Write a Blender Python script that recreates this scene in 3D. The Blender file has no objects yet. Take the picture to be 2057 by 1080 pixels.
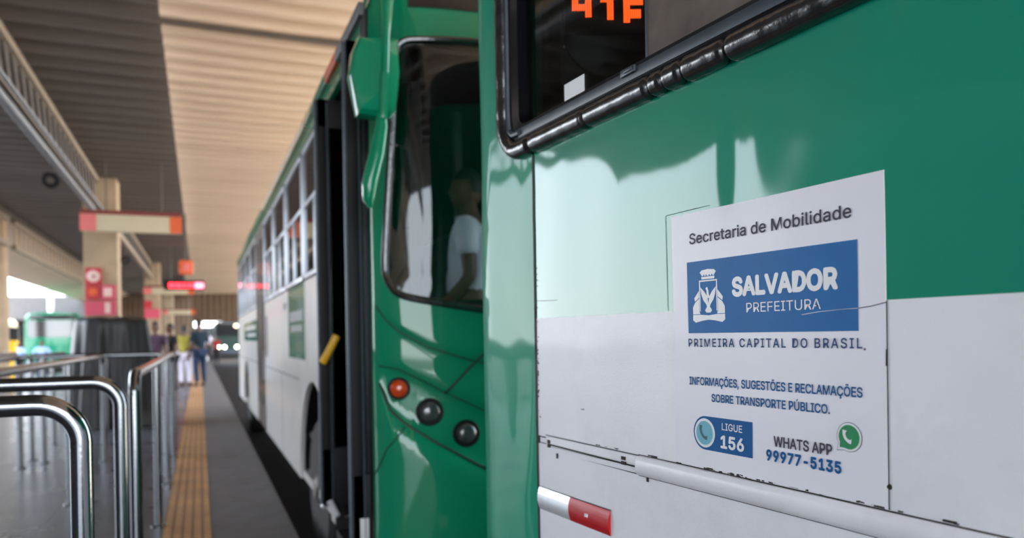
import bpy, bmesh, math, random
from math import sin, cos, pi, radians, atan2, atan, sqrt, exp
from mathutils import Vector, Matrix, noise

random.seed(7)
S = bpy.context.scene
COL = S.collection

# ------------------------------------------------------------------ camera
PSI = atan(628 / 1500.0)          # camera heading, to the right of the lane
ROLL = radians(1.0)
cd = bpy.data.cameras.new('camera')
cam = bpy.data.objects.new('camera', cd)
COL.objects.link(cam)
r0 = Vector((cos(PSI), -sin(PSI), 0)); f0 = Vector((sin(PSI), cos(PSI), 0)); u0 = Vector((0, 0, 1))
Rv = r0 * cos(ROLL) - u0 * sin(ROLL); Uv = u0 * cos(ROLL) + r0 * sin(ROLL)
m = Matrix((Rv, Uv, -f0)).transposed().to_4x4()
m.translation = Vector((0, 0, 1.25))
cam.matrix_world = m
cd.sensor_width = 36; cd.lens = 1500 / 2057 * 36
cd.shift_x = 0; cd.shift_y = 131 / 2057
cd.clip_start = 0.05; cd.clip_end = 500
cd.dof.use_dof = True; cd.dof.focus_distance = 1.25; cd.dof.aperture_fstop = 3.0
S.camera = cam

# ------------------------------------------------------------------ light
w = bpy.data.worlds.new('sky'); S.world = w; w.use_nodes = True
nt = w.node_tree; nt.nodes.clear()
out = nt.nodes.new('ShaderNodeOutputWorld'); bg = nt.nodes.new('ShaderNodeBackground')
tc = nt.nodes.new('ShaderNodeTexCoord'); sp = nt.nodes.new('ShaderNodeSeparateXYZ')
rp = nt.nodes.new('ShaderNodeValToRGB')
nt.links.new(tc.outputs['Generated'], sp.inputs[0]); nt.links.new(sp.outputs['Z'], rp.inputs[0])
rp.color_ramp.elements[0].position = 0.0; rp.color_ramp.elements[0].color = (0.93, 0.965, 1.0, 1)
rp.color_ramp.elements[1].position = 0.6; rp.color_ramp.elements[1].color = (0.62, 0.80, 1.0, 1)
nt.links.new(rp.outputs[0], bg.inputs[0]); bg.inputs[1].default_value = 3.4
nt.links.new(bg.outputs[0], out.inputs[0])
sd = bpy.data.lights.new('sun', 'SUN'); sd.energy = 9.0; sd.angle = radians(1.5); sd.color = (1.0, 0.93, 0.82)
sun = bpy.data.objects.new('sun', sd); COL.objects.link(sun)
sun.rotation_euler = (radians(-8), radians(14), 0)      # high, a little from the right
S.view_settings.view_transform = 'Standard'; S.view_settings.look = 'None'
S.view_settings.gamma = 1; S.view_settings.use_curve_mapping = False
S.view_settings.exposure = 1.3

# ------------------------------------------------------------------ materials
def srgb(r, g, b):
    f = lambda c: (c / 255 / 12.92) if c / 255 <= 0.04045 else ((c / 255 + 0.055) / 1.055) ** 2.4
    return (f(r), f(g), f(b), 1)

def mat(name, col, rough=0.5, metal=0.0, coat=0.0, var=0.0, vscale=6.0, bump=0.0, bscale=60.0, emit=None, spec=0.5, dirt=None, dscale=3.0, damt=0.5, vec='Object', stretch=None):
    m = bpy.data.materials.new(name); m.use_nodes = True
    nt = m.node_tree; b = nt.nodes['Principled BSDF']
    b.inputs['Base Color'].default_value = col
    b.inputs['Roughness'].default_value = rough; b.inputs['Metallic'].default_value = metal
    b.inputs['Coat Weight'].default_value = coat; b.inputs['Coat Roughness'].default_value = 0.04
    b.inputs['Specular IOR Level'].default_value = spec
    tc = nt.nodes.new('ShaderNodeTexCoord'); v = tc.outputs[vec]
    if stretch:
        mp = nt.nodes.new('ShaderNodeMapping'); mp.inputs['Scale'].default_value = stretch
        nt.links.new(v, mp.inputs[0]); v = mp.outputs[0]
    cur = None
    if var:
        n = nt.nodes.new('ShaderNodeTexNoise'); n.inputs['Scale'].default_value = vscale; n.inputs['Detail'].default_value = 5
        nt.links.new(v, n.inputs['Vector'])
        r = nt.nodes.new('ShaderNodeMapRange'); r.inputs[1].default_value = 0.3; r.inputs[2].default_value = 0.7
        r.inputs[3].default_value = 1 - var; r.inputs[4].default_value = 1 + var
        nt.links.new(n.outputs['Fac'], r.inputs[0])
        mx = nt.nodes.new('ShaderNodeMix'); mx.data_type = 'RGBA'; mx.blend_type = 'MULTIPLY'; mx.inputs[0].default_value = 1
        mx.inputs[6].default_value = col; nt.links.new(r.outputs[0], mx.inputs[7]); cur = mx.outputs[2]
    if dirt:
        n = nt.nodes.new('ShaderNodeTexNoise'); n.inputs['Scale'].default_value = dscale; n.inputs['Detail'].default_value = 8; n.inputs['Roughness'].default_value = 0.7
        nt.links.new(v, n.inputs['Vector'])
        r = nt.nodes.new('ShaderNodeMapRange'); r.inputs[1].default_value = 0.52; r.inputs[2].default_value = 0.78; r.inputs[4].default_value = damt
        nt.links.new(n.outputs['Fac'], r.inputs[0])
        mx = nt.nodes.new('ShaderNodeMix'); mx.data_type = 'RGBA'; nt.links.new(r.outputs[0], mx.inputs[0])
        if cur: nt.links.new(cur, mx.inputs[6])
        else: mx.inputs[6].default_value = col
        mx.inputs[7].default_value = dirt; cur = mx.outputs[2]
    if cur: nt.links.new(cur, b.inputs['Base Color'])
    if bump:
        n = nt.nodes.new('ShaderNodeTexNoise'); n.inputs['Scale'].default_value = bscale; n.inputs['Detail'].default_value = 3
        nt.links.new(v, n.inputs['Vector'])
        bp = nt.nodes.new('ShaderNodeBump'); bp.inputs['Strength'].default_value = bump; bp.inputs['Distance'].default_value = 0.01
        nt.links.new(n.outputs['Fac'], bp.inputs['Height']); nt.links.new(bp.outputs[0], b.inputs['Normal'])
    if emit:
        b.inputs['Emission Color'].default_value = emit[0]; b.inputs['Emission Strength'].default_value = emit[1]
    return m

def glass(name, tint, refl=1.0, painted_refl=0.0, painted_refl_col=(0.3, 0.3, 0.3, 1), rough=0.02):
    m = bpy.data.materials.new(name); m.use_nodes = True
    nt = m.node_tree; nt.nodes.clear()
    o = nt.nodes.new('ShaderNodeOutputMaterial'); t = nt.nodes.new('ShaderNodeBsdfTransparent'); g = nt.nodes.new('ShaderNodeBsdfGlossy')
    t.inputs[0].default_value = tint; g.inputs['Roughness'].default_value = rough; g.inputs[0].default_value = (refl, refl, refl, 1)
    lw = nt.nodes.new('ShaderNodeLayerWeight'); lw.inputs[0].default_value = 0.5
    pw = nt.nodes.new('ShaderNodeMath'); pw.operation = 'POWER'; pw.inputs[1].default_value = 5
    fr = nt.nodes.new('ShaderNodeMath'); fr.operation = 'MULTIPLY_ADD'; fr.inputs[1].default_value = 0.94; fr.inputs[2].default_value = 0.05
    nt.links.new(lw.outputs['Facing'], pw.inputs[0]); nt.links.new(pw.outputs[0], fr.inputs[0])
    mx = nt.nodes.new('ShaderNodeMixShader')
    nt.links.new(fr.outputs[0], mx.inputs[0]); nt.links.new(g.outputs[0], mx.inputs[2])
    if painted_refl:
        d = nt.nodes.new('ShaderNodeBsdfDiffuse'); d.inputs[0].default_value = painted_refl_col
        n = nt.nodes.new('ShaderNodeTexNoise'); n.inputs['Scale'].default_value = 9; n.inputs['Detail'].default_value = 4
        tcn = nt.nodes.new('ShaderNodeTexCoord'); nt.links.new(tcn.outputs['Object'], n.inputs['Vector'])
        r = nt.nodes.new('ShaderNodeMapRange'); r.inputs[1].default_value = 0.3; r.inputs[2].default_value = 0.7
        r.inputs[3].default_value = painted_refl * 0.6; r.inputs[4].default_value = min(1, painted_refl * 1.4)
        nt.links.new(n.outputs['Fac'], r.inputs[0])
        m2 = nt.nodes.new('ShaderNodeMixShader'); nt.links.new(r.outputs[0], m2.inputs[0])
        nt.links.new(t.outputs[0], m2.inputs[1]); nt.links.new(d.outputs[0], m2.inputs[2])
        nt.links.new(m2.outputs[0], mx.inputs[1])
    else:
        nt.links.new(t.outputs[0], mx.inputs[1])
    nt.links.new(mx.outputs[0], o.inputs[0])
    return m

def emitter(name, col, strength):
    m = bpy.data.materials.new(name); m.use_nodes = True
    nt = m.node_tree; nt.nodes.clear()
    o = nt.nodes.new('ShaderNodeOutputMaterial'); e = nt.nodes.new('ShaderNodeEmission')
    e.inputs[0].default_value = col; e.inputs[1].default_value = strength; nt.links.new(e.outputs[0], o.inputs[0])
    return m

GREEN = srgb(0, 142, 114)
def ior(m, v, c=None):
    b = m.node_tree.nodes['Principled BSDF']; b.inputs['Coat IOR'].default_value = v
    if c is not None: b.inputs['Coat Roughness'].default_value = c
    return m
M = dict(
    green=ior(mat('green_bus_paint', GREEN, 0.5, coat=1.0, var=0.06, vscale=3, spec=0.1), 1.52, 0.05),
    green_end=mat('green_end_panel_paint', srgb(0, 150, 118), 0.5, coat=0.38, var=0.05, vscale=3, spec=0.1),
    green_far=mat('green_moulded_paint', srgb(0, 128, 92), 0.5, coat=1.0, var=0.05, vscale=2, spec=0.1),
    white=mat('white_bus_paint', srgb(238, 239, 246), 0.42, coat=0.15, var=0.03, vscale=5, bump=0.05, bscale=260, dirt=srgb(176, 170, 168), dscale=2.2, damt=0.25),
    cream=mat('cream_roof_paint', srgb(205, 185, 160), 0.5, var=0.05),
    greywhite=mat('greyed_white_paint', srgb(200, 196, 194), 0.4, coat=0.3, var=0.04, dirt=srgb(140, 132, 124), dscale=1.2, damt=0.3),
    rubber=mat('black_rubber', srgb(24, 24, 27), 0.24, var=0.3, vscale=14, bump=0.2, bscale=45, spec=0.9, coat=0.3),
    black=mat('matte_black', srgb(14, 14, 18), 0.55, var=0.2, spec=0.25),
    blackgloss=mat('black_gloss', srgb(10, 11, 16), 0.18, coat=0.5, var=0.1),
    alu=mat('aluminium_frame', srgb(165, 172, 182), 0.35, metal=0.8, var=0.08),
    darkalu=mat('dark_window_frame', srgb(62, 70, 80), 0.42, metal=0.25, var=0.15, vscale=20),
    steel=mat('polished_stainless_steel', srgb(140, 142, 146), 0.13, metal=1.0, var=0.05, vscale=10, bump=0.02, bscale=90),
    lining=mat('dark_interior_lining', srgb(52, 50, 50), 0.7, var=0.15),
    disc=mat('charcoal_plastic', srgb(26, 25, 25), 0.45, var=0.15),
    glass=glass('bus_window_glass', (0.55, 0.58, 0.57, 1)),
    glass_dark=glass('tinted_bus_glass', (0.28, 0.31, 0.32, 1)),
    glass_screen=glass('windscreen_glass', (0.62, 0.68, 0.68, 1)),
    glass_refl_grey=glass('reflection_grey_sliding_glass', (0.6, 0.6, 0.6, 1), painted_refl=0.75, painted_refl_col=srgb(128, 118, 112)),  # grey diffuse mix paints in the pane's reflection of ceiling and station
    sticker=mat('sticker_white_film', srgb(238, 238, 248), 0.4, coat=0.1, var=0.015, vscale=8),
    blue=mat('sticker_blue_ink', srgb(4, 104, 172), 0.45, var=0.05, vscale=20, spec=0.25),
    deepblue=mat('sticker_deep_blue_ink', srgb(2, 90, 154), 0.5, var=0.05, spec=0.2),
    ink=mat('sticker_dark_ink', srgb(78, 74, 90), 0.5, spec=0.15),
    slate=mat('sticker_slate_ink', srgb(48, 76, 122), 0.5, spec=0.15),
    navy=mat('sticker_navy_ink', srgb(26, 92, 150), 0.5, spec=0.15),
    inkwhite=mat('sticker_white_ink', srgb(240, 242, 246), 0.35),
    teal=mat('sticker_teal_ink', srgb(96, 178, 200), 0.35),
    petrol=mat('sticker_petrol_ink', srgb(14, 70, 84), 0.35),
    waGreen=mat('sticker_green_ink', srgb(8, 138, 84), 0.35),
    seam=mat('dirty_seam', srgb(34, 26, 24), 0.7, var=0.4, vscale=30),
    seamgreen=mat('dark_green_groove', srgb(4, 44, 34), 0.5),
    red=mat('red_reflective_film', srgb(190, 14, 30), 0.4, coat=0.12, spec=0.3, var=0.08, vscale=40),
    tape=mat('white_reflective_film', srgb(214, 218, 226), 0.22, metal=0.25, coat=0.6, var=0.05, vscale=40),
    amber=mat('amber_lens', srgb(206, 66, 18), 0.2, coat=0.8, var=0.15, vscale=60),
    lamp=mat('smoked_lamp_lens', srgb(58, 58, 62), 0.2, coat=1.0, var=0.2, vscale=30),
    tyre=mat('tyre_rubber', srgb(24, 23, 23), 0.75, var=0.3, bump=0.3),
    rim=mat('worn_wheel_rim', srgb(120, 116, 112), 0.45, metal=0.6, var=0.3, vscale=18),
    yellow=mat('yellow_painted_metal', srgb(226, 172, 22), 0.35, coat=0.3, var=0.08),
    concrete=mat('concrete', srgb(158, 136, 110), 0.85, var=0.14, vscale=2.5, bump=0.2, bscale=30, dirt=srgb(110, 92, 76), dscale=1.5, damt=0.4),
    curb=mat('dark_concrete_paving', srgb(96, 94, 96), 0.62, var=0.16, vscale=5, bump=0.15, bscale=60, dirt=srgb(52, 48, 48), dscale=2.0, damt=0.4),
    road=mat('dark_oily_asphalt', srgb(24, 19, 17), 0.9, var=0.3, vscale=3, bump=0.4, bscale=50, spec=0.1),
    yard=mat('grey_yard_asphalt', srgb(98, 94, 92), 0.9, var=0.15, vscale=0.6),
    apron=mat('pale_concrete_apron', srgb(196, 180, 160), 0.9, var=0.1, vscale=0.4),
    shade_sheet=mat('shaded_roof_sheet', srgb(96, 88, 82), 0.62, var=0.12, vscale=1.2, stretch=(0.25, 4.0, 1), dirt=srgb(58, 48, 42), dscale=1.0, damt=0.5),  # darker of the two sheet colours; this roof's shade is put into it
    lit_sheet=mat('lit_roof_sheet', srgb(188, 169, 151), 0.55, var=0.08, vscale=1.2, stretch=(0.25, 4.0, 1), dirt=srgb(138, 108, 86), dscale=1.0, damt=0.5),  # paler sheet colour; the light bounced onto these roofs is put into it
    girder=mat('brown_painted_steel', srgb(128, 112, 94), 0.55, var=0.12, vscale=4),
    girderdark=mat('dark_painted_steel', srgb(72, 62, 54), 0.55, var=0.12, vscale=4),
    conduit=mat('pale_conduit', srgb(92, 94, 100), 0.5, var=0.08),
    fascia=mat('brown_sheet', srgb(92, 72, 54), 0.8, var=0.14, vscale=3),
    board=mat('sign_cream', srgb(186, 172, 142), 0.5, var=0.03),
    boardtop=mat('sign_maroon', srgb(112, 28, 18), 0.5),
    pink=mat('sign_pink', srgb(206, 104, 98), 0.5),
    orange=mat('sign_orange', srgb(206, 84, 28), 0.5),
    signred=mat('sign_red', srgb(176, 30, 44), 0.5),
    signpink=mat('sign_rose', srgb(188, 66, 86), 0.5),
    signwhite=mat('sign_white', srgb(212, 176, 168), 0.5),
    tarp=mat('black_tarpaulin', srgb(44, 44, 46), 0.42, var=0.2, vscale=3, bump=0.3, bscale=14),
    led=emitter('orange_led', (1.0, 0.09, 0.012, 1), 2.2),
    redled=emitter('red_led', (1.0, 0.02, 0.03, 1), 4.0),
    pinkled=emitter('pink_led', (1.0, 0.16, 0.24, 1), 3.0),
    headlight=emitter('headlight', (1.0, 0.93, 0.62, 1), 14.0),
    bulb=emitter('warm_lamp', (1.0, 0.8, 0.5, 1), 3.0),
    skin=mat('brown_skin', srgb(92, 60, 44), 0.5, var=0.06),
    hair=mat('black_hair', srgb(16, 13, 12), 0.6, var=0.2, vscale=40),
    shirtwhite=mat('white_shirt', srgb(214, 220, 236), 0.8, var=0.06),
    teal_cloth=mat('dark_teal_cloth', srgb(5, 30, 46), 0.9, var=0.1),
    denim=mat('denim', srgb(22, 42, 70), 0.9, var=0.15),
    yellow_cloth=mat('yellow_cloth', srgb(168, 158, 66), 0.9, var=0.08),
    white_cloth=mat('white_cloth', srgb(218, 212, 228), 0.85, var=0.06),
    purple_cloth=mat('purple_checked_cloth', srgb(74, 50, 70), 0.85, var=0.4, vscale=16),
    blue_cloth=mat('light_blue_cloth', srgb(164, 186, 230), 0.85, var=0.06),
    red_cloth=mat('red_cloth', srgb(150, 26, 32), 0.85, var=0.06),
    dark_cloth=mat('dark_cloth', srgb(24, 22, 26), 0.9, var=0.1),
    hallgrey=mat('grey_hall_sheet', srgb(96, 92, 92), 0.8, var=0.15),
    building=mat('dark_green_wall_render', srgb(34, 38, 36), 0.85, var=0.15),
    whitepost=mat('white_post_paint', srgb(232, 226, 220), 0.5),
    bin=mat('yellow_plastic', srgb(240, 186, 20), 0.45, var=0.05),
)

# tactile strip, polished tiles
def tiles(name, c1, c2, mortar, sx, sy, msize, rough, offset=0.0, bump=0.3, spec=0.5):
    m = bpy.data.materials.new(name); m.use_nodes = True
    nt = m.node_tree; b = nt.nodes['Principled BSDF']
    tcn = nt.nodes.new('ShaderNodeTexCoord'); br = nt.nodes.new('ShaderNodeTexBrick')
    br.offset = offset; br.squash = 1; br.inputs['Scale'].default_value = 1
    br.inputs['Brick Width'].default_value = sx; br.inputs['Row Height'].default_value = sy; br.inputs['Mortar Size'].default_value = msize
    br.inputs['Color1'].default_value = c1; br.inputs['Color2'].default_value = c2; br.inputs['Mortar'].default_value = mortar
    nt.links.new(tcn.outputs['Object'], br.inputs['Vector'])
    n = nt.nodes.new('ShaderNodeTexNoise'); n.inputs['Scale'].default_value = 2.5; n.inputs['Detail'].default_value = 6
    nt.links.new(tcn.outputs['Object'], n.inputs['Vector'])
    r = nt.nodes.new('ShaderNodeMapRange'); r.inputs[1].default_value = 0.3; r.inputs[2].default_value = 0.7; r.inputs[3].default_value = 0.75; r.inputs[4].default_value = 1.2
    nt.links.new(n.outputs['Fac'], r.inputs[0])
    mx = nt.nodes.new('ShaderNodeMix'); mx.data_type = 'RGBA'; mx.blend_type = 'MULTIPLY'; mx.inputs[0].default_value = 1
    nt.links.new(br.outputs['Color'], mx.inputs[6]); nt.links.new(r.outputs[0], mx.inputs[7]); nt.links.new(mx.outputs[2], b.inputs['Base Color'])
    r2 = nt.nodes.new('ShaderNodeMapRange'); r2.inputs[3].default_value = rough * 0.7; r2.inputs[4].default_value = rough * 1.5
    nt.links.new(n.outputs['Fac'], r2.inputs[0]); nt.links.new(r2.outputs[0], b.inputs['Roughness'])
    b.inputs['Specular IOR Level'].default_value = spec
    bp = nt.nodes.new('ShaderNodeBump'); bp.inputs['Strength'].default_value = bump; bp.inputs['Distance'].default_value = 0.004; bp.invert = True
    nt.links.new(br.outputs['Fac'], bp.inputs['Height']); nt.links.new(bp.outputs[0], b.inputs['Normal'])
    return m
M['tile'] = tiles('polished_grey_tiles', srgb(98, 98, 104), srgb(88, 88, 94), srgb(58, 56, 58), 0.5, 0.5, 0.006, 0.27, spec=0.28)
M['tactile'] = tiles('ochre_tactile_tiles', srgb(212, 164, 110), srgb(204, 152, 98), srgb(136, 92, 56), 0.06, 0.06, 0.010, 0.6, bump=0.8)

# ------------------------------------------------------------------ geometry helpers
class MB:
    """collects shapes and links them as one mesh object"""
    def __init__(self): self.b = bmesh.new(); self.mi = 0
    def _f(self, vs):
        try:
            f = self.b.faces.new(vs); f.material_index = self.mi; f.smooth = True; return f
        except ValueError: return None
    def box(self, lo, hi, bev=0.0, rot=None, piv=None):
        bb = bmesh.new(); bmesh.ops.create_cube(bb, size=1)
        c = [(lo[i] + hi[i]) / 2 for i in range(3)]; d = [abs(hi[i] - lo[i]) for i in range(3)]
        for v in bb.verts: v.co = Vector((c[0] + v.co.x * d[0], c[1] + v.co.y * d[1], c[2] + v.co.z * d[2]))
        if bev: bmesh.ops.bevel(bb, geom=bb.edges[:], offset=min(bev, 0.45 * min(d)), segments=2, affect='EDGES', profile=0.6)
        if rot is not None:
            p = Vector(piv or c)
            for v in bb.verts: v.co = p + rot @ (v.co - p)
        self.merge(bb); return self
    def merge(self, bb, mi=None):
        mp = {}
        for v in bb.verts: mp[v] = self.b.verts.new(v.co)
        for f in bb.faces:
            nf = self._f([mp[v] for v in f.verts])
            if nf and mi is not None: nf.material_index = mi
        bb.free(); return self
    def tube(self, path, r, n=12, closed=False, cap=True):
        P = [Vector(p) for p in path]; N = len(P); rad = r if isinstance(r, (list, tuple)) else [r] * N
        rings = []; up = None
        for i, p in enumerate(P):
            if closed: t = (P[(i + 1) % N] - P[i - 1]).normalized()
            else: t = (P[min(i + 1, N - 1)] - P[max(i - 1, 0)]).normalized()
            if up is None:
                up = Vector((0, 0, 1)) if abs(t.z) < 0.9 else Vector((1, 0, 0))
            a = t.cross(up)
            if a.length < 1e-6: a = t.orthogonal()
            a.normalize(); bvec = a.cross(t).normalized(); up = bvec
            rings.append([self.b.verts.new(p + (a * cos(2 * pi * k / n) + bvec * sin(2 * pi * k / n)) * rad[i]) for k in range(n)])
        for i in range(N if closed else N - 1):
            A, B = rings[i], rings[(i + 1) % N]
            for k in range(n): self._f([A[k], A[(k + 1) % n], B[(k + 1) % n], B[k]])
        if cap and not closed: self._f(rings[0][::-1]); self._f(rings[-1])
        return self
    def grid(self, fn, us, vs, mfn=None):
        V = [[self.b.verts.new(fn(u, v)) for v in vs] for u in us]
        for i in range(len(us) - 1):
            for j in range(len(vs) - 1):
                f = self._f([V[i][j], V[i + 1][j], V[i + 1][j + 1], V[i][j + 1]])
                if f and mfn: f.material_index = mfn((us[i] + us[i + 1]) / 2, (vs[j] + vs[j + 1]) / 2)
        return self
    def lathe(self, prof, c, axis, n=28):
        """prof: (distance along axis, radius)"""
        ax = Vector(axis).normalized(); a = ax.orthogonal().normalized(); bv = ax.cross(a); c = Vector(c)
        rings = [[self.b.verts.new(c + ax * d + (a * cos(2 * pi * k / n) + bv * sin(2 * pi * k / n)) * max(r, 1e-4)) for k in range(n)] for d, r in prof]
        for A, B in zip(rings, rings[1:]):
            for k in range(n): self._f([A[k], A[(k + 1) % n], B[(k + 1) % n], B[k]])
        self._f(rings[0][::-1]); self._f(rings[-1]); return self
    def prism(self, pts, ext):
        """closed polygon of 3-D points, extruded by the vector ext"""
        e = Vector(ext); A = [self.b.verts.new(Vector(p)) for p in pts]; B = [self.b.verts.new(Vector(p) + e) for p in pts]
        n = len(pts); self._f(A[::-1]); self._f(B)
        for i in range(n): self._f([A[i], A[(i + 1) % n], B[(i + 1) % n], B[i]])
        return self
    def map(self, fn):
        for v in self.b.verts: v.co = Vector(fn(v.co))
        return self
    def build(self, name, mats, parent=None, org=(0, 0, 0), angle=35, weld=0.0, label=None):
        if weld: bmesh.ops.remove_doubles(self.b, verts=self.b.verts[:], dist=weld)
        bmesh.ops.recalc_face_normals(self.b, faces=self.b.faces[:])
        o3 = Vector(org)
        for v in self.b.verts: v.co -= o3
        me = bpy.data.meshes.new(name)
        for e in self.b.edges:
            if len(e.link_faces) == 2 and e.calc_face_angle(0) > radians(angle): e.smooth = False
        self.b.to_mesh(me); self.b.free()
        for mm in (mats if isinstance(mats, (list, tuple)) else [mats]): me.materials.append(mm)
        o = bpy.data.objects.new(name, me); COL.objects.link(o)
        if parent is not None: o.parent = parent
        if label: o['label'] = label
        return o

def tag(o, label, cat, group=None):
    o['label'] = label; o['category'] = cat
    if group: o['group'] = group
    return o

def thing(name, label, cat, loc=(0, 0, 0), rz=0.0, group=None):
    o = bpy.data.objects.new(name, None); COL.objects.link(o); o.location = loc; o.rotation_euler = (0, 0, rz)
    o.empty_display_size = 0.2
    return tag(o, label, cat, group)

def struct(o):
    o['kind'] = 'structure'; return o

def copy_tree(o, parent=None):
    c = o.copy(); COL.objects.link(c)
    if parent is not None: c.parent = parent
    for ch in list(o.children): copy_tree(ch, c)
    return c

def lin(a, b, n): return [a + (b - a) * i / n for i in range(n + 1)]
def sstep(a, b, x):
    t = max(0.0, min(1.0, (x - a) / (b - a))); return t * t * (3 - 2 * t)

def arc_path(pts, r, n=8):
    """polyline with rounded inner corners"""
    P = [Vector(p) for p in pts]; o = [P[0]]
    for i in range(1, len(P) - 1):
        a = (P[i - 1] - P[i]).normalized(); b = (P[i + 1] - P[i]).normalized()
        ang = a.angle(b); d = r / math.tan(ang / 2)
        s = P[i] + a * d; e = P[i] + b * d; c = P[i] + (a + b).normalized() * (r / sin(ang / 2))
        v0 = (s - c); v1 = (e - c); tot = v0.angle(v1); ax = v0.cross(v1).normalized()
        for k in range(n + 1): o.append(c + Matrix.Rotation(tot * k / n, 3, ax) @ v0)
    o.append(P[-1]); return o

def round_rect(x0, x1, z0, z1, r, n=8):
    o = []
    for cx, cz, a0 in ((x1 - r, z1 - r, 0), (x0 + r, z1 - r, 90), (x0 + r, z0 + r, 180), (x1 - r, z0 + r, 270)):
        for k in range(n + 1):
            a = radians(a0 + 90 * k / n); o.append((cx + r * cos(a), cz + r * sin(a)))
    return o

try:
    import os
    FONT = bpy.data.fonts.load(os.path.join(bpy.utils.system_resource('DATAFILES', path='fonts'), 'Inter.woff2'))   # Blender's own interface font
except Exception:
    FONT = None
def text_bm(body, bold=0.0, spacing=1.0):
    cu = bpy.data.curves.new('lettering', 'FONT'); cu.body = body; cu.size = 1; cu.offset = min(bold, 0.0); cu.extrude = 0.0
    if FONT: cu.font = FONT
    cu.space_character = spacing; cu.resolution_u = 4; cu.fill_mode = 'FRONT'
    ob = bpy.data.objects.new('lettering', cu); COL.objects.link(ob)
    dg = bpy.context.evaluated_depsgraph_get(); me = bpy.data.meshes.new_from_object(ob.evaluated_get(dg))
    bb = bmesh.new(); bb.from_mesh(me)
    if bold > 0:
        src = [[v.co.copy() for v in f.verts] for f in bb.faces]
        for i in range(8):
            a = i * pi / 4; dx, dy = bold * cos(a), bold * sin(a)
            for vs in src:
                try: bb.faces.new([bb.verts.new((c.x + dx, c.y + dy, 0.0)) for c in vs])
                except ValueError: pass
    bpy.data.objects.remove(ob); bpy.data.curves.remove(cu); bpy.data.meshes.remove(me)
    return bb

# ------------------------------------------------------------------ setting: ground, canopies
ROADZ = -0.25
def flat(name, x0, x1, y0, y1, z0, z1, mt):
    return struct(MB().box((x0, y0, z0), (x1, y1, z1)).build(name, mt))
flat('floor_tiles', -5.25, -0.24, -8, 62, -0.35, 0, M['tile'])
flat('trim_tactile', -0.24, 0.05, -8, 62, -0.35, 0.003, M['tactile'])
flat('trim_kerb', 0.05, 0.555, -8, 62, -0.35, 0, M['curb'])
flat('ground_road', 0.555, 7.5, -10, 110, -0.5, ROADZ, M['road'])
flat('ground_right', 7.5, 60, -40, 130, -0.5, ROADZ + 0.002, M['apron'])
flat('ground_left', -60, -5.25, -40, 130, -0.5, ROADZ + 0.002, M['yard'])
flat('ground_end', -5.25, 0.555, 62, 130, -0.5, ROADZ + 0.001, M['apron'])

def sheet(name, x0, x1, zf, y0, y1, period, amp, mt, nx=6, thick=0.05):
    ys = []; y = y0
    while y <= y1 + 1e-6: ys.append(y); y += period / 8
    def prof(y):
        p = (y / period) % 1.0
        return amp * max(-1.0, min(0.55, 1.9 * sin(2 * pi * p)))
    m_ = MB(); xs = lin(x0, x1, nx)
    m_.grid(lambda x, y: (x, y, zf(x, y) + prof(y)), xs, ys)
    m_.grid(lambda x, y: (x, y, zf(x, y) + prof(y) + thick), xs, ys)
    return struct(m_.build(name, mt, angle=60))
sheet('ceiling_shaded', -4.5, -0.33, lambda x, y: 4.64, -8, 62, 0.46, 0.045, M['shade_sheet'])
def pale_z(x, y):
    return 5.1 - 1.0 * sstep(28, 52, y) + 0.5 * sstep(1.0, 8.0, x)
sheet('ceiling_lit', -0.60, 7.5, pale_z, -8, 50, 0.46, 0.085, M['lit_sheet'], nx=14)
for nm_, ya, yb in (('ceiling_left_rear', -8, 10.4), ('ceiling_left_front', 16.2, 62)):  # gap between the bays shaped to let sky reflect in the bus side
    sheet(nm_, -7.0, -4.5, lambda x, y: 3.88 + (x + 7.0) / 2.5 * 0.72, ya, yb, 0.42, 0.02, M['lit_sheet'])
struct(MB().box((-4.57, -8, 4.53), (-4.43, 62, 4.80)).build('trim_gap_cover', M['girderdark']))  # board added to close the roof gap that let sky glints through
# lap joint of the pale sheets and the brown end wall that closes the vault
struct(MB().box((-0.55, 9.62, 4.98), (7.3, 9.70, 5.06)).build('trim_lap', M['girderdark']))
mw = MB(); xs = lin(-0.35, 7.3, 120)
mw.grid(lambda x, z: (x, 49.5 + 0.03 * sin(x * 18), z), xs, [2.35, 4.3])
mw.grid(lambda x, z: (x, 49.58 + 0.03 * sin(x * 18), z), xs, [2.35, 4.3])
struct(mw.build('wall_end', M['fascia']))

me_ = MB(); xs = lin(-7.0, -0.36, 90)
me_.grid(lambda x, z: (x, 60.0 + 0.03 * sin(x * 18), z), xs, [-0.02, 4.9])
me_.grid(lambda x, z: (x, 60.08 + 0.03 * sin(x * 18), z), xs, [-0.02, 4.9])
struct(me_.build('wall_end_left', M['fascia']))
struct(MB().box((-20, 112, ROADZ), (40, 113, 3.0)).build('wall_far', M['building']))

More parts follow.
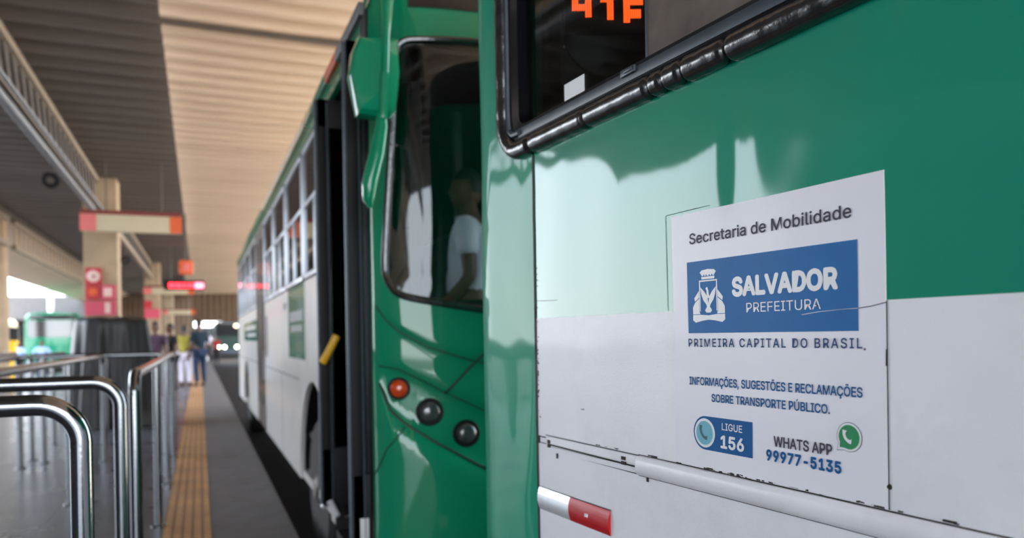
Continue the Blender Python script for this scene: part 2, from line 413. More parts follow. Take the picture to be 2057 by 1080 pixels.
# girders: chords and web bars
def girder(x, y0, y1, ztop, zbot, label, group, web='girderdark', step=0.42, slant=0.16):
    t = thing('lattice_girder', label, 'girder', (x, y0, zbot), 0, group)
    org = (x, y0, zbot)
    MB().box((x - 0.06, y0, ztop - 0.10), (x + 0.06, y1, ztop), 0.01).build('top_chord', M['girder'], t, org)
    MB().box((x - 0.07, y0, zbot), (x + 0.07, y1, zbot + 0.12), 0.01).build('bottom_chord', M['girder'], t, org)
    first = None; n = int((y1 - y0) / step); H = ztop - 0.1 - zbot - 0.1
    for i in range(n):
        yy = y0 + 0.1 + i * step
        if first is None:
            first = MB().prism([(x - 0.015, yy - slant * .9, ztop - 0.09), (x - 0.015, yy - slant * .9 + 0.15, ztop - 0.09), (x - 0.015, yy + slant + 0.15, zbot + 0.1), (x - 0.015, yy + slant, zbot + 0.1)], (0.03, 0, 0)).build('web_bar', M[web], t, org)
        else:
            c = first.copy(); COL.objects.link(c); c.parent = t; c.location = (0, yy - (y0 + 0.1), 0)
    return t
g = 'lattice girders under the canopy'
girder(-1.88, -7, 17.2, 4.56, 3.92, 'long brown lattice girder at upper left, running to the nearest concrete pillar', g)
girder(-1.88, 17.95, 35.4, 4.56, 3.92, 'lattice girder running on behind the nearest concrete pillar', g)
girder(-4.5, -7, 22.7, 4.5, 3.72, 'lattice girder at the left edge of the picture above the pale roof slope', g, 'concrete', 0.62, 0.0)
girder(-4.5, 23.3, 46, 4.5, 3.72, 'far lattice girder behind the red notice signs, above the pale roof slope', g, 'concrete', 0.62, 0.0)
tag(MB().tube([(-1.88, -7, 3.84), (-1.88, 17.2, 3.84)], 0.055, 10).tube([(-1.75, -7, 3.90), (-1.75, 17.2, 3.90)], 0.025, 8).build('conduit_pipe', M['conduit']),
    'pale conduit pipe running under the nearest lattice girder', 'pipe')

# pillars
def pillar(x, y, wx, wy, ztop, name):
    struct(MB().box((x - wx / 2, y - wy / 2, -0.1), (x + wx / 2, y + wy / 2, ztop), 0.02).build(name, M['concrete']))
pillar(-1.83, 17.58, 0.62, 0.62, 4.6, 'pillar_near')
pillar(-1.83, 35.8, 0.62, 0.62, 4.6, 'pillar_middle')
pillar(-1.83, 53.5, 0.62, 0.62, 4.6, 'pillar_far')
pillar(-4.86, 23.0, 0.5, 0.5, 4.44, 'pillar_left')
struct(MB().box((-7.45, 46.3, ROADZ), (-7.2, 46.55, 4.1), 0.01).build('pillar_white', M['whitepost']))
# dark hall across the yard and an unseen block added to darken the bus-side reflection
mh = MB().box((-26, 55.5, 2.7), (-5.6, 70, 4.2)).box((-26, 69.6, ROADZ), (-5.6, 70, 2.7))
for px in (-23, -18, -13, -8): mh.box((px, 55.7, ROADZ), (px + 0.3, 56.0, 2.7))
struct(mh.build('wall_hall', M['hallgrey']))
mb_ = MB().box((-10.5, -9, ROADZ), (-7.6, 7.5, 4.6))
mb_.box((-10.6, -9.1, 4.6), (-7.5, 7.6, 4.75))
struct(mb_.build('wall_reflection_block', M['building']))

struct(MB().box((-5, 62, 4.2), (8.5, 92, 4.35)).build('ceiling_end_shade', M['shade_sheet']))  # unseen roof added to shade the far bus and its road
# ------------------------------------------------------------------ near bus (queue tail, on the right of the picture)
relA = atan(628 / 1500.0) - atan(783.5 / 1500.0)
fwv = Vector((-sin(relA), -cos(relA), 0))
NB = thing('city_bus', 'green and white city bus close to the camera, with the white city information sticker', 'bus', (0.75173, 1.63666, ROADZ), atan2(fwv.y, fwv.x))
NO = (0, 0, ROADZ)
# local frame: x along the side towards the bus's nose, -y out of the side, z up (world heights)
def disp(s, z):
    a = 0.0050 * noise.noise(Vector((s * 2.1 + 3.1, z * 1.7, 0.3))) + 0.0016 * noise.noise(Vector((s * 6.0, z * 4.5, 4.1)))
    a += 0.0009 * exp(-((s - 0.660) / 0.030) ** 2) * sstep(1.36, 1.50, z) * (1 - sstep(1.60, 1.72, z))
    a *= sstep(-0.02, 0.10, s + 0.03)
    return a
def on_side(off): return lambda p: (p[0], disp(p[0], p[2]) - off + p[1], p[2])

ss = sorted(set([round(v, 4) for v in lin(-0.003, 1.3, 110)] + [round(v, 4) for v in lin(1.3, 9.5, 40)]))
zs = sorted(set([round(v, 4) for v in lin(0.15, 0.8, 8)] + [round(v, 4) for v in lin(0.8, 1.2865, 44)] + [round(v, 4) for v in lin(1.2865, 1.712, 44)]))
MB().grid(lambda s, z: (s, disp(s, z), z), ss, zs, lambda s, z: 0 if z > 1.2865 else 1).build('side_panel', [M['green'], M['white']], NB, NO, angle=80)
# pillars and the band over the side windows
WINS = [(-0.14, 1.24), (1.40, 2.75), (2.91, 4.26), (4.42, 5.77), (5.93, 7.28), (7.44, 8.6)]
up = MB()
for (a0, a1), (b0, b1) in zip(WINS, WINS[1:]): up.box((a1 - 0.02, 0, 1.70), (b0 + 0.02, 0.03, 2.50))
up.box((8.58, 0, 1.70), (9.5, 0.03, 2.5)); up.box((-0.17, 0, 2.44), (9.5, 0.03, 2.62))
up.build('window_pillars', M['green'], NB, NO)
# rounded rear corner, curving away from the picture
S0, RC = 0.245, 0.21
def corner(u, z):
    # u: arc length from the seam backwards
    d = 0.0026 * noise.noise(Vector((u * 4.0, z * 2.6, 9.0))) + 0.0008 * noise.noise(Vector((u * 9.0, z * 6.0, 2.0)))
    d *= sstep(0.0, 0.08, u)
    if u < S0: return (-0.008 - u, d, z)
    a = min((u - S0) / RC, pi / 2); ex = max(0, u - S0 - RC * pi / 2)
    x = -0.008 - S0 - RC * sin(a); y = RC * (1 - cos(a))
    return (x + d * sin(a), y + d * cos(a) + ex, z)
us = lin(0, S0, 26) + lin(S0, S0 + RC * pi / 2, 26)[1:] + [1.2, 2.1]
rcn = MB().grid(corner, us, lin(0.15, 1.712, 90))
us2 = [u for u in us if u >= 0.135]
rcn.grid(corner, us2, lin(1.712, 2.62, 60))
rcn.build('rear_corner', M['green_end'], NB, NO, angle=80)
# roof, far side, nose, floor: the closed shell with a dark lining
sh = MB()
sh.grid(lambda s, a: (s, 1.25 - 1.25 * cos(a), 2.62 + 0.28 * sin(a) ** 0.6), lin(-0.46, 9.5, 10), [pi * k / 16 for k in range(17)])
sh.box((-0.46, 2.47, 0.15), (9.5, 2.50, 2.62)); sh.box((9.48, 0, 0.15), (9.5, 2.5, 2.62)); sh.box((-0.46, 2.0, 0.15), (-0.43, 2.5, 2.62))
sh.box((-0.46, 0.04, 0.15), (9.5, 2.48, 0.22))
sh.build('body_shell', M['greywhite'], NB, NO)
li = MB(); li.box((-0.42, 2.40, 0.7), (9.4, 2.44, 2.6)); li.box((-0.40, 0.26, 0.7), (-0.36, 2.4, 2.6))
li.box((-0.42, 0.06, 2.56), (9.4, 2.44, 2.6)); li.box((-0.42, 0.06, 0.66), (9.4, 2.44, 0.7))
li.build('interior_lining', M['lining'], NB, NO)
# wheels
def wheel(parent, org, c, axis, r=0.48, wd=0.28):
    ax = Vector(axis)
    t_ = MB().lathe([(0, r * 0.62), (0.0, r * 0.9), (0.03, r * 0.985), (0.08, r), (wd - 0.08, r), (wd - 0.03, r * 0.985), (wd, r * 0.9), (wd, r * 0.62)], c, ax, 40).build('wheel', M['tyre'], parent, org)
    mr = MB().lathe([(0.02, r * 0.62), (0.03, r * 0.55), (0.09, r * 0.48), (0.09, r * 0.26), (0.0, r * 0.2), (-0.03, r * 0.12)], c, ax, 32)
    bt = Vector(c); a = ax.orthogonal().normalized(); b = ax.cross(a)
    for k in range(8):
        p = bt + ax * 0.075 + (a * cos(k * pi / 4) + b * sin(k * pi / 4)) * r * 0.38
        mr.lathe([(0.02, 0.022), (-0.03, 0.022), (-0.04, 0.012)], p, ax, 8)
    mr.build('rim', M['rim'], t_, org)
for s_ in (2.6, 8.3):
    wheel(NB, NO, (s_, 0.03, 0.23), (0, 1, 0)); wheel(NB, NO, (s_, 2.47, 0.23), (0, -1, 0))
# window: rubber roll, metal frame, fixed pane, sliding pane
def near_window(x0, x1, first):
    P = [(x, -0.006, z) for x, z in round_rect(x0, x1, 1.706, 2.46, 0.085, 10)]
    Pn = []
    for i in range(len(P)):
        a = Vector(P[i]); b = Vector(P[(i + 1) % len(P)]); n = max(1, int((b - a).length / 0.004))
        Pn += [a.lerp(b, k / n) for k in range(n)]
    rr = []
    for p in Pn:
        v = 0.0225 + 0.0018 * noise.noise(p * 30)
        for c in (0.004, 0.245, 0.463, 0.463 + 0.04, 0.555, 0.66): v -= 0.009 * exp(-((p.x - c) / 0.005) ** 2) * (1 if p.z < 1.75 else 0)
        rr.append(v)
    wf = MB().tube(Pn, rr, 14, closed=True)
    g_ = wf.build('window_gasket', M['rubber'], NB, NO)
    fr = MB()
    inner = round_rect(x0 + 0.075, x1 - 0.075, 1.766, 2.40, 0.03, 6); outer = round_rect(x0 + 0.012, x1 - 0.012, 1.722, 2.445, 0.075, 6)
    n = len(inner)
    lay = [[fr.b.verts.new((x, y, z)) for x, z in L] for L, y in ((outer, 0.0), (outer, -0.010), (inner, -0.006), (inner, 0.035))]
    for A, B in zip(lay, lay[1:]):
        for k in range(n): fr._f([A[k], A[(k + 1) % n], B[(k + 1) % n], B[k]])
    fr.build('window_frame', M['blackgloss'] , g_, NO)
    # light bottom sill of the frame and thin upright line
    sl = MB().box((x0 + 0.08, -0.012, 1.735), (x1 - 0.08, 0.0, 1.757), 0.003)
    sl.tube([(x0 + 0.026, -0.010, 2.40), (x0 + 0.026, -0.010, 1.80), (x0 + 0.034, -0.011, 1.762), (x0 + 0.055, -0.012, 1.748), (x0 + 0.09, -0.012, 1.746)], 0.008, 8)
    sl.build('sill_strip', M['darkalu'], g_, NO)
    xm = x0 + 0.57
    MB().box((x0 + 0.07, 0.020, 1.76), (xm + 0.03, 0.024, 2.41)).build('window_pane', M['glass'], g_, NO)
    MB().box((xm, 0.008, 1.76), (x1 - 0.07, 0.012, 2.41)).build('sliding_pane', M['glass_refl_grey'], g_, NO)
    MB().box((xm - 0.004, 0.006, 1.765), (xm + 0.002, 0.014, 2.40)).build('pane_edge', M['darkalu'], g_, NO)
    if first:
        lt = MB().box((0.375, -0.018, 1.746), (0.42, -0.010, 1.760), 0.003).box((0.390, -0.021, 1.750), (0.415, -0.016, 1.757), 0.002)
        lt.build('window_catch', M['darkalu'], g_, NO)
for i, (a, b) in enumerate(WINS): near_window(a, b, i == 0)
# inside the first window: side panel with a round boss, white paper square, LED route board
Minv = (Matrix.Translation(NB.location) @ Matrix.Rotation(NB.rotation_euler.z, 4, 'Z')).inverted()
def cam_pt(x, y, z):   # a point z metres in front of the lens, in near-bus coordinates with world heights
    p = Vector((0, 0, 1.25)) + (f0 + Rv * ((x - 1028.5) / 1500) + Uv * ((671 - y) / 1500)) * z
    q = Minv @ p; q.z += ROADZ; return q
pr = MB().box((0.115, 0.0165, 1.7716), (0.197, 0.0175, 1.8165)); pr.build('paper_notice', M['inkwhite'], NB, NO, label='small blank white paper square in the window corner')
sc_ = MB(); ang = atan2(0.156, 0.0815)
ex = Vector((0.455, 0.890, 0)); ez = Vector((0, 0, 1)); ey = Vector((-0.890, 0.455, 0))   # board axes: along, up, backwards
LB = Vector((0.0705, 0.0545, 0))
def on_board(a, z, d=0.0): return LB + ex * a + ez * z + ey * d
def plate(mb, a0, a1, z0, z1, d0, d1): mb.prism([on_board(a0, z0, d0), on_board(a1, z0, d0), on_board(a1, z1, d0), on_board(a0, z1, d0)], ey * (d1 - d0)); return mb
plate(sc_, -0.012, 0.20, 1.70, 2.45, 0.030, 0.036).build('inner_screen', M['lining'], NB, NO)
MB().lathe([(0, 0.128), (0.006, 0.128), (0.010, 0.120), (0.011, 0.03)], on_board(0.115, 1.985, 0.0295), -ey, 40).build('round_boss', M['disc'], NB, NO)
led = plate(MB(), -0.004, 0.187, 1.960, 2.16, 0.004, 0.018).build('route_board', M['black'], NB, NO)
GL = {'4': ["....XXXXX", "...XXXXXX", "..XXX.XXX", ".XXX..XXX", "XXX...XXX", "XXX...XXX", "XXXXXXXXX", "XXXXXXXXX", "XXXXXXXXX", "......XXX", "......XXX", "......XXX"],
      '1': ["...XXX", "..XXXX", ".XXXXX", "XXXXXX", "...XXX", "...XXX", "...XXX", "...XXX", "...XXX", "...XXX", "...XXX", "...XXX"],
      'F': ["XXXXXXXXX", "XXXXXXXXX", "XXXXXXXXX", "XXXXXXXXX", "XXX......", "XXX......", "XXXXXXXX.", "XXXXXXXX.", "XXXXXXXX.", "XXXXXXXX.", "XXX......", "XXX......"]}
dm = MB(); pt = 0.0052
for ch, a0, zb in (('4', 0.0125, 1.9955), ('1', 0.0800, 1.9890), ('F', 0.1345, 1.9815)):
    rows = GL[ch][::-1]
    for j, row in enumerate(rows):
        for i, c in enumerate(row):
            if c == 'X':
                p = on_board(a0 + (i + .5) * pt, zb + (j + .5) * pt, 0.0)
                q = 0.0020
                dm.prism([p - ex * q - ez * q, p + ex * q - ez * q, p + ex * q + ez * q, p - ex * q + ez * q], ey * 0.004)
dm.build('lit_digits', M['led'], led, NO)
sb = MB()
for px_, pz in ((0.006, 1.985), (0.002, 1.937)): sb.lathe([(0, 0.004), (0.003, 0.003), (0.004, 0.001)], on_board(px_ - 0.006, pz, 0.028), -ey, 10)
sb.build('screw_head', M['alu'], NB, NO)

# seam between corner and side, sticker, rail, tape, marks
def strip(pts, wd, th, name, mt, parent, n=None):
    mbs = MB()
    P = [Vector(p) for p in pts]
    for a, b in zip(P, P[1:]):
        d = (b - a).normalized(); s = Vector((-d.z, 0, d.x)) * wd / 2
        k = max(1, int((b - a).length / 0.03))
        for i in range(k):
            p, q = a.lerp(b, i / k), a.lerp(b, (i + 1) / k)
            mbs.prism([p - s, q - s, q + s, p + s], (0, -th, 0))
    mbs.map(on_side(0.0006))
    return mbs.build(name, mt, parent, NO, weld=1e-5)
sp_ = []
z = 0.15
while z < 1.69:
    sp_.append((-0.006 + 0.0012 * noise.noise(Vector((z * 14, 1, 1))), 0, z)); z += 0.03
strip(sp_, 0.0085, 0.0012, 'panel_seam', M['seam'], NB)
dk = MB()
for k in range(26):
    zz = random.gauss(1.165, 0.06); x_ = 0.001 + abs(random.gauss(0, 0.0035)); r_ = random.uniform(0.0008, 0.0026)
    dk.lathe([(0, r_), (0.0006, r_ * 0.8)], (x_, 0, zz), (0, -1, 0), 7)
for k in range(5):
    zz = random.gauss(1.36, 0.03); x_ = random.uniform(0.002, 0.012)
    dk.lathe([(0, 0.0016), (0.0006, 0.001)], (x_, 0, zz), (0, -1, 0), 6)
dk.map(on_side(0.0008)).build('grime', M['seam'], NB, NO)['kind'] = 'stuff'
strip([(0.0, 0, 1.3295), (0.045, 0, 1.3275), (0.095, 0, 1.3265)], 0.0012, 0.0004, 'scratch', M['seamgreen'], NB)
strip([(0.19, 0, 1.083), (0.197, 0, 1.0845), (0.202, 0, 1.0835)], 0.0016, 0.0005, 'scuff', M['seam'], NB)
strip([(0.485, 0, 1.288), (0.485, 0, 1.462), (0.60, 0, 1.463)], 0.0007, 0.0005, 'film_edge', M['green_far'], NB)

STK = MB()
X0, X1, Z0, Z1 = 0.5015, 0.9275, 1.0125, 1.4568
us_ = lin(X0, X1, 50); vs_ = lin(Z0, Z1, 50)
STK.grid(lambda s, z: (s + (0.004 if z < 1.2 else 0) * 0, disp(s, z) - 0.0014, z), us_, vs_)
for a, b in (((X0, Z0), (X1, Z0)), ((X1, Z0), (X1, Z1)), ((X1, Z1), (X0, Z1)), ((X0, Z1), (X0, Z0))):
    k = 50; q = [(a[0] + (b[0] - a[0]) * i / k, a[1] + (b[1] - a[1]) * i / k) for i in range(k + 1)]
    for c, d in zip(q, q[1:]):
        STK._f([STK.b.verts.new((p[0], disp(*p) - o, p[1])) for p, o in ((c, 0.0014), (d, 0.0014), (d, 0.0002), (c, 0.0002))])
stk = STK.build('information_sticker', M['sticker'], NB, NO, weld=1e-5, label='white city information sticker with blue logo panel and phone numbers')
def patch(name, x0, x1, z0, z1, off, mt, parent=stk):
    return MB().grid(lambda s, z: (s, disp(s, z) - off, z), lin(x0, x1, max(2, int((x1 - x0) / 0.012))), lin(z0, z1, max(2, int((z1 - z0) / 0.012)))).build(name, mt, parent, NO)
def poly_on(mb, pts, off):
    mb._f([mb.b.verts.new((p[0], disp(p[0], p[1]) - off, p[1])) for p in pts]); return mb
def words(name, body, x0, x1, z0, z1, mt, bold=0.0, off=0.0026, spacing=1.0, ref=None):
    """lettering fitted to a box: z0 baseline, z1 cap height"""
    bb = text_bm(body, bold, spacing); rb = text_bm(ref or 'H', bold)
    h = max(v.co.y for v in rb.verts) - min(v.co.y for v in rb.verts); b0 = min(v.co.y for v in rb.verts); rb.free()
    xa = min(v.co.x for v in bb.verts); xb = max(v.co.x for v in bb.verts)
    for v in bb.verts:
        s = x0 + (v.co.x - xa) / (xb - xa) * (x1 - x0); z = z0 + (v.co.y - b0) / h * (z1 - z0)
        v.co = (s, disp(s, z) - off, z)
    mbx = MB(); mbx.merge(bb)
    return mbx.build(name, mt, stk, NO)
patch('blue_panel', 0.5415, 0.8862, 1.2464, 1.3709, 0.0021, M['blue'])
words('heading_lettering', 'Secretaria de Mobilidade', 0.5500, 0.8782, 1.4018, 1.4205, M['ink'], 0.012, spacing=1.02)
words('title_lettering', 'SALVADOR', 0.6488, 0.8545, 1.3048, 1.3372, M['inkwhite'], 0.042, spacing=1.0)
words('subtitle_lettering', 'PREFEITURA', 0.6800, 0.8250, 1.2785, 1.2935, M['inkwhite'], 0.0)
words('motto_lettering', 'PRIMEIRA CAPITAL DO BRASIL', 0.5410, 0.8925, 1.2225, 1.2367, M['slate'], 0.012, spacing=1.22)
words('notice_lettering', 'INFORMAÇÕES, SUGESTÕES E RECLAMAÇÕES', 0.5412, 0.8920, 1.1560, 1.1700, M['navy'], 0.018)
words('notice_lettering', 'SOBRE TRANSPORTE PÚBLICO.', 0.5962, 0.8385, 1.1292, 1.1428, M['navy'], 0.018)
words('chat_lettering', 'WHATS APP', 0.7332, 0.8410, 1.0705, 1.0868, M['ink'], 0.022)
words('number_lettering', '99977-5135', 0.7180, 0.8560, 1.0470, 1.0645, M['deepblue'], 0.036, spacing=1.08)
# call tab: blue pill with a round handset badge
pill = [(0.6892, 1.0457), (0.6892, 1.1032)] + [(0.5795 + 0.0288 * cos(radians(a)), 1.0745 + 0.0288 * sin(radians(a))) for a in range(90, 271, 10)]
poly_on(MB(), pill, 0.0021).build('call_tab', M['deepblue'], stk, NO)
def disc_on(name, cx, cz, r, off, mt):
    return poly_on(MB(), [(cx + r * cos(2 * pi * k / 40), cz + r * sin(2 * pi * k / 40)) for k in range(40)], off).build(name, mt, stk, NO)
disc_on('badge_ring', 0.5790, 1.0745, 0.0250, 0.0026, M['inkwhite']); disc_on('badge_disc', 0.5790, 1.0745, 0.0205, 0.0031, M['teal'])
def handset(cx, cz, r, wd, off, mt, name):
    """curved receiver: an arc with a block at each end"""
    mh_ = MB(); n = 16; A = []; B = []
    for i in range(n + 1):
        a = radians(168 + 94 * i / n); k = 1 + 0.0 * i
        wi = wd * (1.0 + 0.75 * (abs(i - n / 2) / (n / 2)) ** 3)
        A.append((cx + (r + wd * 0.5) * cos(a), cz + (r + wd * 0.5) * sin(a))); B.append((cx + (r + wd * 0.5 - 1.0 * wi) * cos(a), cz + (r + wd * 0.5 - 1.0 * wi) * sin(a)))
    for i in range(n): mh_._f([mh_.b.verts.new((p[0], disp(*p) - off, p[1])) for p in (A[i], A[i + 1], B[i + 1], B[i])])
    return mh_.build(name, mt, stk, NO, weld=1e-6)
handset(0.5880, 1.0835, 0.0190, 0.0042, 0.0036, M['petrol'], 'badge_handset')
words('call_lettering', 'LIGUE', 0.6205, 0.6672, 1.0838, 1.0955, M['inkwhite'], 0.010)
words('call_number', '156', 0.6172, 0.6712, 1.0532, 1.0750, M['inkwhite'], 0.030)
# chat icon: white rim, thin dark outline, green bubble, white handset
def bubble(cx, cz, r, tail):
    p = [(cx + r * cos(radians(a)), cz + r * sin(radians(a))) for a in range(-112, 209, 8)]
    return p + [(cx - r * tail, cz - r * tail * 0.98)]
poly_on(MB(), bubble(0.8695, 1.1003, 0.0205, 1.02), 0.0020).build('chat_outline', M['slate'], stk, NO)
poly_on(MB(), bubble(0.8695, 1.1003, 0.0198, 1.0), 0.0024).build('chat_rim', M['inkwhite'], stk, NO)
poly_on(MB(), bubble(0.8695, 1.1003, 0.0168, 0.92), 0.0029).build('chat_bubble', M['waGreen'], stk, NO)
handset(0.8755, 1.1068, 0.0140, 0.0042, 0.0034, M['inkwhite'], 'chat_handset')
# crest: mural crown, shield with a bird, supporters and ribbon
CR = MB(); OF = 0.0026; c0 = 0.5937
def cr(pts, mirror=False):
    poly_on(CR, pts, OF)
    if mirror: poly_on(CR, [(2 * c0 - p[0], p[1]) for p in pts][::-1], OF)
cr([(c0 - 0.0155, 1.3385), (c0 + 0.0155, 1.3385), (c0 + 0.0160, 1.3428), (c0 - 0.0160, 1.3428)])
cr([(c0 - 0.0150, 1.3440), (c0 - 0.0110, 1.3440), (c0 - 0.0110, 1.3462), (c0 - 0.0150, 1.3462)], True)
cr([(c0 - 0.0085, 1.3440), (c0 - 0.0050, 1.3440), (c0 - 0.0050, 1.3462), (c0 - 0.0085, 1.3462)], True)
cr([(c0 - 0.0025, 1.3440), (c0 + 0.0025, 1.3440), (c0 + 0.0025, 1.3462), (c0 - 0.0025, 1.3462)])
cr([(c0 - 0.0160, 1.3462), (c0 + 0.0160, 1.3462), (c0 + 0.0195, 1.3505), (c0 + 0.0150, 1.3540), (c0, 1.3555), (c0 - 0.0150, 1.3540), (c0 - 0.0195, 1.3505)])
Lx = 0.0218
cr([(c0 - Lx, 1.3345), (c0 + Lx, 1.3345), (c0 + Lx, 1.3370), (c0 - Lx, 1.3370)])
cr([(c0 - Lx, 1.285), (c0 - Lx + 0.0026, 1.283), (c0 - Lx + 0.0026, 1.3345), (c0 - Lx, 1.3345)], True)
cr([(c0 - 0.0190, 1.3255), (c0 - 0.0085, 1.3165), (c0 - 0.0020, 1.3080), (c0, 1.2960), (c0 - 0.0060, 1.2960), (c0 - 0.0125, 1.3030), (c0 - 0.0165, 1.3125)], True)
cr([(c0 - 0.0035, 1.3060), (c0 + 0.0030, 1.3060), (c0 + 0.0008, 1.3185), (c0 - 0.0020, 1.3255), (c0 - 0.0065, 1.3225), (c0 - 0.0040, 1.3190)])
cr([(c0 - 0.0060, 1.2965), (c0 + 0.0060, 1.2965), (c0 + 0.0035, 1.2915), (c0 + 0.0085, 1.2850), (c0 + 0.0050, 1.2812), (c0 - 0.0050, 1.2812), (c0 - 0.0085, 1.2850), (c0 - 0.0035, 1.2915)])
cr([(c0 - 0.0225, 1.3195), (c0 - 0.0345, 1.3070), (c0 - 0.0330, 1.3010), (c0 - 0.0225, 1.3075)], True)
cr([(c0 - 0.0225, 1.3060), (c0 - 0.0330, 1.2990), (c0 - 0.0385, 1.2910), (c0 - 0.0385, 1.2790), (c0 - 0.0200, 1.2790), (c0 - 0.0225, 1.2850)], True)
cr([(c0 - 0.0385, 1.2780), (c0 - 0.0200, 1.2780), (c0, 1.2765), (c0, 1.2690), (c0 - 0.0150, 1.2675), (c0 - 0.0320, 1.2645), (c0 - 0.0390, 1.2690)], True)
CR.build('crest_emblem', M['inkwhite'], stk, NO)
strip([(0.791, 0, 1.2712), (0.82, 0, 1.2745), (0.86, 0, 1.2765), (0.886, 0, 1.2772)], 0.0008, 0.0026, 'tear', M['inkwhite'], stk)
strip([(0.886, 0, 1.2772), (0.905, 0, 1.2790), (0.9275, 0, 1.2832)], 0.0010, 0.0020, 'tear', M['ink'], stk)
strip([(0.8945, 0, 1.2218), (0.8965, 0, 1.2212)], 0.0022, 0.0020, 'speck', M['ink'], stk)
strip([(X1 + .0008, 0, z) for z in (1.012, 1.05, 1.12, 1.2, 1.286)], 0.0010, 0.0008, 'dirty_edge', M['seam'], stk)
strip([(X1, 0, 1.200), (X1 + 0.0005, 0, 1.222)], 0.0022, 0.0012, 'dirty_edge', M['seam'], stk)
MB().lathe([(0, 0.004), (0.0015, 0.003)], (X1 + 0.001, disp(X1, 1.042), 1.042), (0, -1, 0), 10).build('rivet', M['seam'], NB, NO)

# half-round cover rail, with its bare track at the rear end
pf = [(1.0092, 0.0), (1.0092, 0.004), (1.0045, 0.0085), (0.9980, 0.0105), (0.9900, 0.0110), (0.9820, 0.0100), (0.9755, 0.0075), (0.9722, 0.003), (0.9722, 0.0)]
def extr(name, pf, s0, s1, mt, n):
    e = MB(); L = lin(s0, s1, n)
    e.grid(lambda s, k: (s, disp(s, pf[int(k)][0]) - pf[int(k)][1] - 0.0003, pf[int(k)][0]), L, list(range(len(pf))))
    for s in (s0, s1): e._f([e.b.verts.new((s, disp(s, z) - y - 0.0003, z)) for z, y in pf])
    return e.build(name, mt, NB, NO, weld=1e-6)
extr('cover_rail', pf, 0.3915, 9.4, M['white'], 120)
extr('bare_track', [(1.0085, 0), (1.0085, 0.003), (0.9925, 0.0035), (0.9915, 0.001), (0.9865, 0.001), (0.9855, 0.0035), (0.975, 0.003), (0.975, 0)], 0.045, 0.3915, M['white'], 20)
for a, b, wd in (((0.036, 1.0105), (0.3915, 1.0100), 0.0016), ((0.060, 0.9900), (0.3915, 0.9872), 0.0026), ((0.05, 0.9765), (0.3915, 0.9735), 0.0016), ((0.06, 0.9990), (0.385, 0.9985), 0.0008), ((0.3915, 1.0115), (0.9, 1.0105), 0.0016), ((0.9, 1.0105), (1.6, 1.0105), 0.0014), ((0.3915, 0.9715), (1.6, 0.9715), 0.0016)):
    strip([(a[0], 0, a[1]), (b[0], 0, b[1])], wd, 0.0036 if wd > 0.002 else 0.0012, 'rail_gap', M['seam'], NB)
gr_ = MB()
for k in range(80):
    x_ = random.uniform(0.2, 1.05); wgt = exp(-((x_ - 0.66) / 0.10) ** 2) + exp(-((x_ - 0.91) / 0.06) ** 2) + 0.25
    if random.random() > wgt: continue
    gr_.box((x_, -0.0012, 1.0118 + random.uniform(0, 0.0014)), (x_ + random.uniform(0.003, 0.018), 0, 1.0130 + random.uniform(0, 0.003)))
for zz in (1.0, 0.9905): gr_.box((0.048, -0.0048, zz - 0.007), (0.060, -0.002, zz + 0.001)); gr_.box((0.338, -0.0048, zz - 0.005), (0.352, -0.002, zz + 0.002))
gr_.box((0.0, -0.002, 0.988), (0.006, 0, 1.006)); gr_.box((0.004, -0.002, 1.0035), (0.034, 0, 1.0055)); gr_.box((0.004, -0.002, 0.9895), (0.036, 0, 0.9908)); gr_.box((0.083, -0.002, 0.962), (0.088, 0, 0.973)); gr_.box((0.415, -0.002, 0.963), (0.420, 0, 0.972))
gr_.map(on_side(0.0002)).build('rail_grime', M['seam'], NB, NO)['kind'] = 'stuff'
# reflective marker: white and red plates on a shallow curve
def tape(name, s0, s1, mt):
    e = MB(); L = lin(s0, s1, 16); K = lin(0, 1, 10)
    def f(s, k): zz = 0.8300 + 0.0525 * k; return (s, disp(s, zz) - 0.0012 - 0.0065 * sin(pi * k) ** 0.8, zz)
    e.grid(f, L, K)
    for s in (s0, s1): e._f([e.b.verts.new(f(s, k)) for k in K] )
    return e.build(name, mt, NB, NO, weld=1e-6)
tape('reflector_plate', 0.0, 0.1385, M['tape'])
rp_ = tape('reflector_plate', 0.139, 0.2930, M['red']); rp_['label'] = 'red reflective marker plate'
MB().box((0.2085, -0.0100, 0.8545), (0.2185, -0.0075, 0.8612)).build('certificate_dot', M['inkwhite'], rp_, NO)
strip([(0.0, 0, 0.8835), (0.140, 0, 0.8835), (0.2935, 0, 0.8835)], 0.0016, 0.0012, 'plate_gap', M['seam'], NB)

# ------------------------------------------------------------------ far bus (facing the camera)
FO = (0.70, 3.30, ROADZ)
FB = thing('city_bus', 'second green and white city bus facing the camera with its front door open', 'bus', FO)
XC = 1.95
def interp(pts, x):
    x = min(x, 2 * XC - x)
    if x <= pts[0][0]: return pts[0][1]
    for (a, za), (b, zb) in zip(pts, pts[1:]):
        if x <= b: return za + (zb - za) * (x - a) / (b - a)
    (a, za), (b, zb) = pts[-2:]
    return zb + (zb - za) / (b - a) * (x - b) * 0.55
CREASE = [(0.715, 1.383), (0.745, 1.325), (0.797, 1.272), (0.918, 1.200), (1.089, 1.142)]
RUP = [(0.722, 1.121), (0.80, 1.105), (0.874, 1.065), (0.999, 0.996), (1.141, 0.924)]
RLO = [(0.722, 1.045), (0.763, 0.926), (0.815, 0.871), (0.953, 0.780), (1.137, 0.671)]
HOOD = [(0.702, 0.640), (0.742, 0.763), (0.814, 0.856)]
CRS = [(0.80, 0.850), (0.952, 0.737), (1.136, 0.605)]
